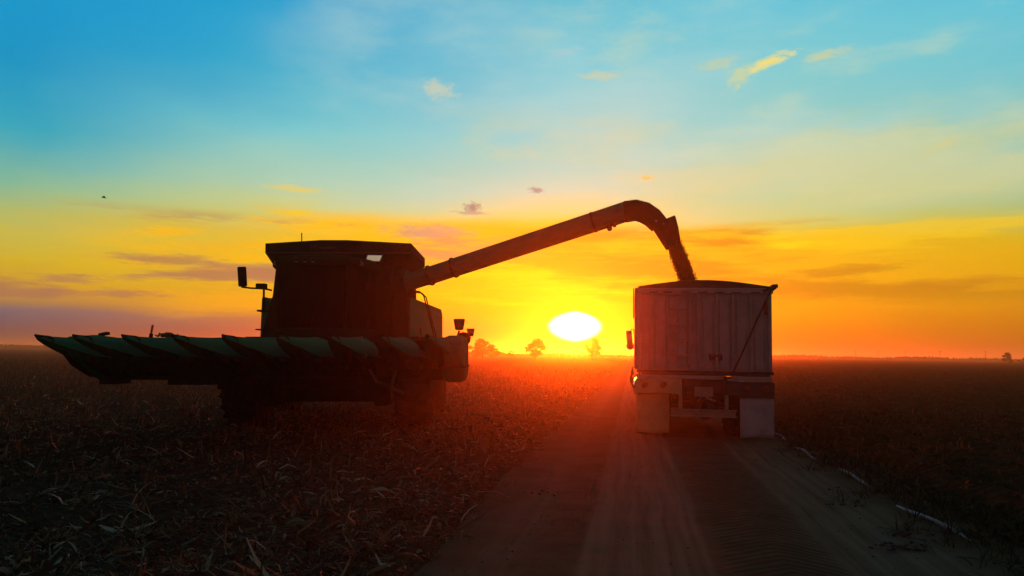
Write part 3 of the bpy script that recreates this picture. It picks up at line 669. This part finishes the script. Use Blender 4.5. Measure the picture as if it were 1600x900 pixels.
# ================================================================== ground
ROAD = R(-9.0)     # bearing of the road
rc, rs = math.cos(ROAD), math.sin(ROAD)
def to_road(x, y): return x*rc + y*rs, -x*rs + y*rc       # lateral, along
def from_road(s_, l_): return s_*rc - l_*rs, s_*rs + l_*rc
EDGE_L, EDGE_R = -1.38, 2.85
def soil(name, ca, cb_, cc, sc, bump):
    M = bpy.data.materials.new(name); M.use_nodes = True; k = NT(M.node_tree); p = k.n['Principled BSDF']
    tc_ = k.new('ShaderNodeTexCoord').outputs['Object']
    f = k.lerp(k.noise(tc_, sc, 8, .65), .35, .68); g = k.lerp(k.noise(tc_, sc*9, 6, .6), .45, .7)
    k.put(p.inputs['Base Color'], k.mix(g, k.mix(f, ca, cb_), cc)); p.inputs['Roughness'].default_value = .95; p.inputs['Specular IOR Level'].default_value = 0
    bn = k.new('ShaderNodeBump'); bn.inputs['Strength'].default_value = bump; bn.inputs['Distance'].default_value = .04
    k.put(bn.inputs['Height'], k.noise(tc_, sc*14, 8, .7)); k.l.new(bn.outputs[0], p.inputs['Normal'])
    return M
M_soil = soil('stubble_soil', (.036,.027,.016), (.062,.046,.025), (.10,.076,.04), 1.1, .9)
M_far = soil('far_field', (.05,.036,.02), (.075,.055,.028), (.10,.075,.04), .05, .4)
b = MB().box((-2090,-140,-.9), (2090,2640,-.06)); g = b.build('ground', M_far); g['kind'] = 'structure'
# near field, uneven, left of the road
def grid(name, ss, ll, zf, m):
    V = np.zeros((len(ll), len(ss), 3)); SS, LL = np.meshgrid(ss, ll)
    V[...,0] = SS*rc - LL*rs; V[...,1] = SS*rs + LL*rc; V[...,2] = zf(SS, LL)
    V = V.reshape(-1,3); n1 = len(ss); I = np.arange((len(ll)-1)*(n1-1)); r_, c_ = I//(n1-1), I % (n1-1); a = r_*n1+c_
    return rawmesh(name, V, np.stack([a,a+1,a+n1+1,a+n1],1), m, smooth=True)
def vnoise(x, y, seed=0):
    xi, yi = np.floor(x).astype(int), np.floor(y).astype(int); fx, fy = x-xi, y-yi
    fx, fy = fx*fx*(3-2*fx), fy*fy*(3-2*fy)
    def h(i, j):
        q = np.sin(i*127.1+j*311.7+seed*74.7)*43758.5453; return q-np.floor(q)
    return (h(xi,yi)*(1-fx)+h(xi+1,yi)*fx)*(1-fy)+(h(xi,yi+1)*(1-fx)+h(xi+1,yi+1)*fx)*fy
def fbm(x, y, seed=0): return sum(vnoise(x*2**k, y*2**k, seed+k)/2**k for k in range(4))/1.875
def field_z(s_, l_):
    e = np.clip((EDGE_L + .25*(fbm(l_*.5, l_*0+3, 5)-.5) - s_)/.35, 0, 1)
    berm = .07*np.exp(-((s_-EDGE_L+.35)/.3)**2)
    rows = .018*np.cos(s_*2*np.pi/.762)
    return -.045 + e*(.05 + .10*(fbm(s_*1.2, l_*1.2)-.45) + .035*(fbm(s_*6, l_*6, 9)-.5) + rows) + e*berm
near = np.concatenate([-1.1-np.arange(0,9,.07), -10.1-np.geomspace(.1,60,120)])[::-1]
alng = np.concatenate([np.arange(1,20,.08), np.geomspace(20,130,220)])
fs_ = grid('stubble_field', near, alng, field_z, M_soil); fs_['kind'] = 'structure'
# dirt road with wheel tracks
M_road = bpy.data.materials.new('packed_dirt'); M_road.use_nodes = True; k = NT(M_road.node_tree); p = k.n['Principled BSDF']
ob = k.new('ShaderNodeTexCoord').outputs['UV']; sx_ = k.new('ShaderNodeSeparateXYZ'); k.l.new(ob, sx_.inputs[0]); lat, lon = sx_.outputs[0], sx_.outputs[1]
wlat = k.m('ADD', lat, k.m('MULTIPLY', k.m('SUBTRACT', k.noise(k.comb(0.0, k.m('MULTIPLY', lon, .25), 0.0), 1.0, 2), .5), .22))
streak = k.noise(k.comb(k.m('MULTIPLY', wlat, 9.0), k.m('MULTIPLY', lon, .22), 0.0), 1.0, 5, .6)
pat = k.noise(k.comb(lat, lon, 0.0), 1.6, 7, .65)
def band(c_, w_, soft=.07): return k.smooth(k.m('ABSOLUTE', k.m('SUBTRACT', wlat, c_)), w_+soft, w_-soft)
bands = k.m('MAXIMUM', k.m('MULTIPLY', band(.10,.50,.05), .8), k.m('MULTIPLY', band(2.05,.5,.2), .8))
bands = k.m('MAXIMUM', bands, k.m('MULTIPLY', band(-1.0,.18,.14), .3))
f1 = k.m('MULTIPLY', bands, k.lerp(streak, .25, .6))
base = k.mix(k.lerp(pat, .35, .68), (.092,.064,.032), (.142,.102,.056))
base = k.mix(f1, base, (.235,.17,.098))
grit = k.lerp(k.noise(ob, 60, 5, .7), .55, .75); base = k.mix(k.m('MULTIPLY', grit, .4), base, (.05,.034,.022))
k.put(p.inputs['Base Color'], base); p.inputs['Roughness'].default_value = .95; p.inputs['Specular IOR Level'].default_value = 0
# lug prints in the tracks, their relief shade painted into the base colour
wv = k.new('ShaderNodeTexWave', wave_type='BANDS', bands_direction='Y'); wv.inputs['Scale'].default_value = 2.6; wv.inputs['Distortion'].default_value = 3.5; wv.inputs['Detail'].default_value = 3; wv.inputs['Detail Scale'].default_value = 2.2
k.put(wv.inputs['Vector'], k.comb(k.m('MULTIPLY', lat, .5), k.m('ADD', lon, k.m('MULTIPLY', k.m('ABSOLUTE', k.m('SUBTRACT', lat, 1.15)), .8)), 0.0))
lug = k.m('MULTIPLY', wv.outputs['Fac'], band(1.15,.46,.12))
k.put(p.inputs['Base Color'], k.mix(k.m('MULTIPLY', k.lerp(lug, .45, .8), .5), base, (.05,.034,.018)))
hgt = k.m('ADD', k.m('MULTIPLY', lug, .9), k.m('ADD', k.m('MULTIPLY', streak, .7), k.m('MULTIPLY', k.noise(ob, 22, 7, .7), .8)))
bn = k.new('ShaderNodeBump'); bn.inputs['Strength'].default_value = .4; bn.inputs['Distance'].default_value = .03; k.put(bn.inputs['Height'], hgt); k.l.new(bn.outputs[0], p.inputs['Normal'])
def road_z(s_, l_):
    z = .012*(fbm(s_*2, l_*.8, 3)-.5) + .012*(fbm(s_*7, l_*5, 4)-.5)
    z -= .03*np.exp(-((s_-2.05)/.4)**2) + .02*np.exp(-((s_-.10)/.42)**2) + .02*np.exp(-((s_+1.0)/.25)**2)
    ed = np.clip((s_-EDGE_R+.15)/.6, 0, 1); return z + .02 - ed*.02
rl = np.concatenate([np.arange(1,24,.07), np.geomspace(24.1,400,160)])
rsx = np.arange(-1.75,3.25,.07)
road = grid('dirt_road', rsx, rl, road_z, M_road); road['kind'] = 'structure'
uvl = road.data.uv_layers.new(name='UVMap'); SS, LL = np.meshgrid(rsx, rl); UV = np.stack([SS.ravel(), LL.ravel()], 1)
vi = np.zeros(len(road.data.loops), np.int32); road.data.loops.foreach_get('vertex_index', vi); uvl.data.foreach_set('uv', UV[vi].astype(np.float32).ravel())

# strips: n bent leaf blades
def blades(pos, ang, length, width, lift, curl, roll=None, seg=3):
    n = len(pos); d = np.stack([np.cos(ang), np.sin(ang), np.zeros(n)], 1); sdv = np.stack([-np.sin(ang), np.cos(ang), np.zeros(n)], 1)
    if roll is not None:
        sdv = sdv*np.cos(roll)[:,None]; sdv[:,2] = np.sin(roll)
    V = np.zeros((n, seg+1, 2, 3)); p_ = pos.copy(); pit = lift.copy()
    for q in range(seg+1):
        wq = width*(1-.75*(q/seg)**1.6)*(.55+.45*min(1, q+.4))
        V[:,q,0] = p_-sdv*wq[:,None]/2; V[:,q,1] = p_+sdv*wq[:,None]/2
        st = (length/seg)[:,None]; p_ = p_ + st*(d*np.cos(pit)[:,None]); p_[:,2] += (length/seg)*np.sin(pit); pit = pit+curl
    F = np.array([(2*q,2*q+1,2*q+3,2*q+2) for q in range(seg)])
    FF = (np.arange(n)[:,None,None]*(2*(seg+1))+F[None]).reshape(-1,4)
    return V.reshape(-1,3), FF
def scatter(n, dmin, dmax, smin, smax, power=1.0):
    """points on the field, denser near the camera; lateral smin..smax"""
    l_ = dmin*(dmax/dmin)**rng.random(n)
    return smin+(smax-smin)*rng.random(n), l_
def inview(x, y, m=.12): return (np.abs(x) < (.667+m)*np.maximum(y,.1)+1.0) & (y > 2.2)
M_husk = leafmat('corn_husk_litter', [(0,(.044,.037,.017)),(.45,(.086,.074,.032)),(.8,(.165,.145,.066)),(.94,(.31,.27,.14)),(1,(.47,.42,.26))], .85, .05)
VV, FF, off = [], [], 0
def add(v, f):
    global off
    VV.append(v); FF.append(f+off); off += len(v)
def litter(n, dmin, dmax, ln, wd, lift_s, smin=-60, smax=EDGE_L-.05, seg=3):
    l_ = dmin*(dmax/dmin)**rng.random(n); s_ = smax-(rng.random(n))*(np.minimum(-smin, 2+l_*1.15)+smax)
    keep = fbm(s_*.9, l_*.9, 21) + .25*rng.random(n) > .48
    s_, l_ = s_[keep], l_[keep]
    x, y = from_road(s_, l_); ok = inview(x, y); s_, l_, x, y = s_[ok], l_[ok], x[ok], y[ok]; n = len(x)
    z = field_z(s_, l_)+.012*rng.random(n)+.004
    sc = 1+.018*l_
    add(*blades(np.stack([x,y,z],1), rng.random(n)*6.283, ln*rng.lognormal(0,.45,n)*sc**.5, wd*rng.lognormal(0,.5,n)*sc, np.abs(rng.normal(0,lift_s,n)), rng.normal(-.25,.35,n), rng.normal(0,.6,n), seg))
litter(52000, 3.5, 18, .065, .008, .30)
litter(9000, 3.5, 18, .15, .020, .35)
litter(30000, 12, 60, .10, .016, .45)
# husk tufts: clusters of standing pale leaves
for _ in range(150):
    l0 = 4*(9)**random.random(); s0 = EDGE_L-.3-random.random()*min(30, 2+l0*1.1)
    nb = random.randint(8,22); x0, y0 = from_road(s0, l0); z0 = float(field_z(np.array([s0]), np.array([l0]))[0])
    pos = np.stack([x0+rng.normal(0,.05,nb), y0+rng.normal(0,.05,nb), np.full(nb, z0+.005)], 1)
    add(*blades(pos, rng.random(nb)*6.283, rng.uniform(.10,.32,nb), rng.uniform(.012,.035,nb), rng.uniform(.3,1.3,nb), rng.uniform(-.7,-.05,nb), rng.normal(0,.4,nb)))
o = rawmesh('corn_litter', np.concatenate(VV), np.concatenate(FF), M_husk, smooth=True); tag(o, 'dry corn leaves and husks strewn over the harvested field', 'crop litter', None, 'stuff')
# cut stalks standing in rows
VV, FF, off = [], [], 0
rows_ = np.arange(-90, EDGE_L-.5, .762); ps, pl = [], []
for r_ in rows_:
    ll = np.arange(3, 75, .21); ll = ll + rng.normal(0,.06,len(ll)); k_ = rng.random(len(ll)) < np.where(ll < 30, .6, .5); ll = ll[k_]
    ps.append(r_+rng.normal(0,.05,len(ll))); pl.append(ll)
s_, l_ = np.concatenate(ps), np.concatenate(pl); x, y = from_road(s_, l_); ok = inview(x, y, .05); s_, l_, x, y = s_[ok], l_[ok], x[ok], y[ok]; n = len(x)
pos = np.stack([x, y, field_z(s_, l_)-.01], 1); hgt_ = rng.uniform(.06,.24,n)*(1+.01*l_)
for a0 in (0, 1.57):
    v, f = blades(pos, np.full(n,a0)+rng.normal(0,.2,n), hgt_, np.full(n,.022)*(1+.012*l_), np.clip(rng.normal(1.35,.3,n),.3,1.9), np.zeros(n), None, 2); add(v, f)
M_stalk = leafmat('cut_corn_stalks', [(0,(.07,.05,.024)),(.6,(.14,.105,.05)),(1,(.27,.21,.11))], .85)
o = rawmesh('corn_stubble', np.concatenate(VV), np.concatenate(FF), M_stalk); tag(o, 'short cut corn stalks left standing in rows', 'stubble', None, 'stuff')

# crop on the right
CROP = EDGE_R+.35
def canopy_z(s_, l_):
    e = np.clip((s_-CROP-.15)/.9, 0, 1); e = e*e*(3-2*e)
    near_ = np.clip(1-l_/160, .35, 1)
    return -.05+e*(.30+.10*(fbm(s_*1.3, l_*.7, 31)-.5)*near_*2+.05*np.cos(s_*2*np.pi/.76)*near_+.12*(fbm(s_*.15,l_*.1,33)-.5))
M_can = soil('crop_canopy', (.024,.024,.010), (.045,.042,.018), (.068,.058,.026), .9, 1.0)
cs = np.concatenate([CROP+np.arange(0,14,.09), CROP+14+np.geomspace(.1,1500,200)]); cl = np.concatenate([np.arange(1,30,.11), np.geomspace(30.1,2500,220)])
o = grid('crop_field', cs, cl, canopy_z, M_can); o['kind'] = 'structure'
VV, FF, off = [], [], 0
def crop(n, dmin, dmax, ln, wd):
    l_ = dmin*(dmax/dmin)**rng.random(n); s_ = CROP+rng.random(n)**1.2*np.minimum(90, 1.5+l_*.75)
    s_ = np.where(rng.random(n) < .6, CROP+.2+np.round((s_-CROP-.2)/.76)*.76+rng.normal(0,.12,n), s_)
    s_ = np.maximum(s_, CROP-.1+.1*rng.random(n))
    x, y = from_road(s_, l_); ok = inview(x, y); s_, l_, x, y = s_[ok], l_[ok], x[ok], y[ok]; n = len(x)
    z = canopy_z(s_, l_)*rng.uniform(.3,1.05,n); sc = 1+.022*l_
    add(*blades(np.stack([x,y,np.maximum(z,0)],1), rng.random(n)*6.283, ln*rng.lognormal(0,.35,n)*sc**.6, wd*rng.lognormal(0,.4,n)*sc**.8, rng.normal(.7,.5,n), rng.normal(-.5,.4,n), rng.normal(0,.6,n)))
crop(60000, 4, 20, .085, .022); crop(46000, 14, 110, .085, .022)
M_bean = leafmat('drying_crop_leaves', [(0,(.018,.027,.009)),(.5,(.036,.046,.016)),(.85,(.062,.064,.024)),(1,(.11,.10,.042))], .8, .2)
o = rawmesh('crop_leaves', np.concatenate(VV), np.concatenate(FF), M_bean, smooth=True); tag(o, 'low dark drying crop plants beside the dirt road', 'crop', None, 'stuff')
# ragged weeds on the road's right edge
VV, FF, off = [], [], 0
for _ in range(230):
    l0 = 4.5*(7)**random.random(); s0 = EDGE_R-.05+abs(random.gauss(0,.22)) - (.55*random.random() if random.random() < .22 else 0)
    nb = random.randint(14,34); x0, y0 = from_road(s0, l0)
    pos = np.stack([x0+rng.normal(0,.09,nb), y0+rng.normal(0,.09,nb), np.full(nb,.0)], 1)
    add(*blades(pos, rng.random(nb)*6.283, rng.uniform(.06,.26,nb), rng.uniform(.006,.016,nb), rng.uniform(.2,1.3,nb), rng.uniform(-.5,-.05,nb), rng.normal(0,.4,nb)))
M_weed = leafmat('roadside_weeds', [(0,(.02,.022,.008)),(.6,(.045,.045,.018)),(1,(.10,.085,.04))], .8, .2)
o = rawmesh('roadside_weeds', np.concatenate(VV), np.concatenate(FF), M_weed, smooth=True); tag(o, 'tufts of dry weeds along the dirt road edge', 'weeds', None, 'stuff')
# clods and scraps on the road
VV, FF, off = [], [], 0
cl_ = []
for px, py, n_, sp_ in ((1412,836,26,.10),(1405,858,34,.14),(1310,790,10,.12),(840,772,16,.2),(1340,770,10,.2)):
    q = gnd(px, py)
    for _ in range(n_): cl_.append((q.x+random.gauss(0,sp_), q.y+random.gauss(0,sp_*.5), random.uniform(.006,.022)))
for _ in range(500):
    s0 = random.uniform(EDGE_L, EDGE_R); l0 = 4.5*5**random.random(); x0, y0 = from_road(s0, l0); cl_.append((x0,y0,random.uniform(.003,.010)))
b = MB()
for x0, y0, r_ in cl_:
    m = Matrix.Translation((x0,y0,.012)) @ Matrix.Rotation(random.random()*6,4,'Z') @ Matrix.Diagonal((r_*random.uniform(1,2),r_,r_*.7,1))
    bmesh.ops.create_icosphere(b.b, subdivisions=1, radius=1, matrix=m)
o = b.build('dirt_clods', mat('dark_clod', (.03,.02,.013), (.06,.042,.028), 20, .95)); tag(o, 'dark clods and crumbs of soil scattered on the dirt road', 'dirt clods', None, 'stuff')
# pale scraps lying on the road
for i, (px, py, lab) in enumerate(((1069,802,'small curled leaf scrap on the road left of its tyre prints'), (791,882,'pale husk scrap at the near left of the dirt road'))):
    q = gnd(px, py); v, f = blades(np.array([[q.x,q.y,.028],[q.x+.01,q.y+.01,.03]]), np.array([.3,2.4]), np.array([.09,.07]), np.array([.02,.018]), np.array([.35,.6]), np.array([-.3,-.5]))
    o = rawmesh('husk_scrap', v, f, M_husk); tag(o, lab, 'husk', 'husk scraps on the road')
# irrigation pipe at the crop edge
pp = []
A, B = gnd(1600,896), gnd(1212,682)
for i in range(61):
    u = i/60; q = A.lerp(B, u*1.35-.12); q.x += .05*math.sin(u*17)+.03*math.sin(u*41); q.z = .02+.03*math.sin(u*31+.9)-.012
    pp.append(q)
o = MB().tube(pp, .019, 10).build('irrigation_pipe', mat('white_plastic_pipe', (.34,.35,.36), (.16,.14,.12), 4, .6, lo=.4, hi=.65)); tag(o, 'thin white irrigation pipe lying along the crop edge, half buried in weeds', 'pipe')

# ================================================================== trees, poles, bird
M_leaf = leafmat('tree_leaves', [(0,(.02,.03,.01)),(.6,(.04,.055,.02)),(1,(.07,.08,.03))], .8, .2)
M_bark = mat('bark', (.05,.035,.025), (.08,.06,.045), 4, .9)
def tree(name, label, px, D, h, w, seed, n=1500, trunk=.25, lumps=9, group='trees on the horizon'):
    q = at(px, 552, D); rd = random.Random(seed); rg = np.random.default_rng(seed)
    root = thing(name, label, 'tree', (q.x, q.y, -.1), (0,0,0), group)
    b = MB().tube([(0,0,0),(.02*h,0,h*.2),(-.01*h,0,h*.45),(.02*h,0,h*.7)], [h*.035,h*.028,h*.02,h*.008], 8)
    for _ in range(9):
        a = rd.random()*6.28; z0 = h*rd.uniform(.2,.55); r_ = w*rd.uniform(.25,.42)
        b.tube([(0,0,z0),(r_*.5*math.cos(a),r_*.5*math.sin(a),z0+h*.1),(r_*math.cos(a),r_*math.sin(a),z0+h*.24)], [h*.014,h*.009,h*.003], 6)
    b.build('trunk', M_bark, root)
    cs_ = []
    for k_ in range(lumps):
        zz = trunk+.10+(.78-trunk)*(k_+rd.random())/lumps; ww = .40*math.sqrt(max(.12, 1-((zz-.42)/.52)**2)); aa = rd.random()*6.28
        cs_.append((ww*w*math.cos(aa)*rd.uniform(.35,1), ww*w*math.sin(aa)*rd.uniform(.35,1), h*zz, rd.uniform(.13,.22)))
    P_ = []
    for cx, cy, cz, rr_ in cs_:
        m_ = int(n*1.35)//lumps; d = rg.normal(0,1,(m_,3)); d /= np.linalg.norm(d,axis=1)[:,None]
        P_.append(np.array([cx,cy,cz])+d*(rr_*np.array([w,w,h*.72])*rg.uniform(.3,1.0,(m_,1))*(1+.35*rg.random((m_,1))**6)))
    P_ = np.concatenate(P_); P_ = P_[P_[:,2] > h*trunk*.6]; m_ = len(P_); s_ = h*.027*rg.uniform(.6,1.5,m_)
    u = rg.normal(0,1,(m_,3)); u /= np.linalg.norm(u,axis=1)[:,None]; v = np.cross(u, rg.normal(0,1,(m_,3))); v /= np.linalg.norm(v,axis=1)[:,None]
    V = np.stack([P_-u*s_[:,None], P_+v*s_[:,None]*.7, P_+u*s_[:,None], P_-v*s_[:,None]*.7], 1).reshape(-1,3)
    rawmesh('crown', V, np.arange(m_*4).reshape(-1,4), M_leaf, root)
tree('broadleaf_tree', 'lone round-crowned tree left of the low sun', 837, 210, 6.1, 6.4, 3, 2600, .12, 14)
tree('broadleaf_tree', 'tree half lost in glare right below the sun', 925, 300, 8.3, 8.4, 5, 2200, .1, 12)
tree('broadleaf_tree', 'tallest tree in the clump right of the combine lamps', 754, 200, 5.6, 6.4, 8, 2200, .08, 12)
tree('broadleaf_tree', 'low bushy tree at the right end of the clump beside the combine', 772, 215, 3.3, 5.0, 9, 1500, .05, 9)
tree('broadleaf_tree', 'tree behind the combine end shield, left end of the clump', 738, 215, 3.9, 5.3, 10, 1500, .05, 9)
tree('small_tree', 'tiny tree between the clump and the lone round tree', 799, 260, 2.6, 2.9, 12, 700, .1, 6)
tree('small_tree', 'tiny tree on the horizon just left of the truck mirror', 972, 380, 2.5, 3.4, 13, 600, .05, 6)
tree('broadleaf_tree', 'dark rounded tree on the far right horizon', 1573, 260, 4.3, 4.5, 14, 1800, .05, 10)
tree('broadleaf_tree', 'low dark tree cut by the right picture edge', 1598, 270, 2.6, 3.8, 15, 1200, .05, 8)
# far woods as low ragged strips
def woods(name, label, px0, px1, D, h0, h1, seed, n=6000):
    rg = np.random.default_rng(seed); a = rg.random(n); x0, x1 = at(px0,552,D).x, at(px1,552,D).x
    x = x0+(x1-x0)*a; top = h0+(h1-h0)*fbm(x*.018, x*0+seed, seed)*fbm(x*.09, x*0+2, seed+3)*1.6
    P_ = np.stack([x, D+rg.normal(0,12,n), top*rg.random(n)**.7-.3], 1); s_ = rg.uniform(.35,1.0,n)
    u = rg.normal(0,1,(n,3)); u /= np.linalg.norm(u,axis=1)[:,None]; v = np.cross(u, rg.normal(0,1,(n,3))); v /= np.linalg.norm(v,axis=1)[:,None]
    V = np.stack([P_-u*s_[:,None], P_+v*s_[:,None]*.7, P_+u*s_[:,None], P_-v*s_[:,None]*.7], 1).reshape(-1,3)
    o = rawmesh(name, V, np.arange(n*4).reshape(-1,4), M_leaf); tag(o, label, 'woods', None, 'stuff')
woods('distant_woods', 'low dark line of woods along the left horizon', -40, 420, 560, 2.2, 5.2, 51, 9000)
woods('distant_woods', 'low ragged line of bushes along the right horizon', 1190, 1640, 520, .5, 3.6, 57, 6000)
woods('distant_hedge', 'hazy strip of brush under the sun on the horizon', 690, 1000, 400, .5, 2.2, 61, 4000)
# utility poles
M_pole = mat('weathered_pole', (.06,.045,.035), (.09,.07,.05), 3, .9)
pole0 = None
for i, (px, lab) in enumerate(((1337,'utility pole nearest the truck on the right horizon'),(1372,'second utility pole right of the truck, on the horizon'),(1415,'utility pole at the middle of the right horizon row'),(1469,'utility pole left of the last one before the round tree'),(1540,'utility pole closest to the dark round tree'))):
    D = 560-20*i; q = at(px, 555, D)
    if pole0 is None:
        pole0 = thing('utility_pole', lab, 'pole', (q.x,q.y,0), (0,0,0), 'utility poles on the right horizon')
        MB().tube([(0,0,-.2),(0,0,6.6)], [.16,.11], 8).build('shaft', M_pole, pole0)
        MB().box((-.85,-.07,6.0),(.85,.07,6.16)).build('crossarm', M_pole, pole0)
        o = pole0
    else:
        o = copy_tree(pole0); o.location = (q.x,q.y,0); o['label'] = lab
# small dark bird high on the left
q = at(162,309,48)
bd = thing('bird', 'tiny dark bird flying in the sky high on the left', 'bird', q, (0,0,R(35)), None)
MB().tube([(-.13,0,.02),(-.08,0,.03),(0,0,.03),(.09,0,.01),(.17,0,0)], [.012,.035,.045,.03,.008], 8).build('bird_body', M_black, bd)
for sy in (-1,1):
    MB().loft([[(-.06,sy*.03,.04),(.06,sy*.03,.04),(.06,sy*.03,.03),(-.06,sy*.03,.03)], [(-.05,sy*.13,.10),(.05,sy*.13,.10),(.05,sy*.13,.094),(-.05,sy*.13,.094)], [(-.01,sy*.24,.07),(.04,sy*.24,.07),(.04,sy*.24,.067),(-.01,sy*.24,.067)]]).build('wing', M_black, bd)

# ------------------------------------------------------------------ render settings
S.view_settings.view_transform = 'Standard'; S.view_settings.look = 'None'; S.view_settings.exposure = 0; S.view_settings.gamma = 1
S.view_settings.use_curve_mapping = False
cy = S.cycles; cy.use_denoising = True
try: cy.denoiser = 'OPENIMAGEDENOISE'
except Exception: pass
cy.max_bounces = 6; cy.diffuse_bounces = 3; cy.glossy_bounces = 3; cy.transmission_bounces = 3; cy.volume_bounces = 1; cy.transparent_max_bounces = 8
cy.sample_clamp_indirect = 4; cy.caustics_reflective = False; cy.caustics_refractive = False
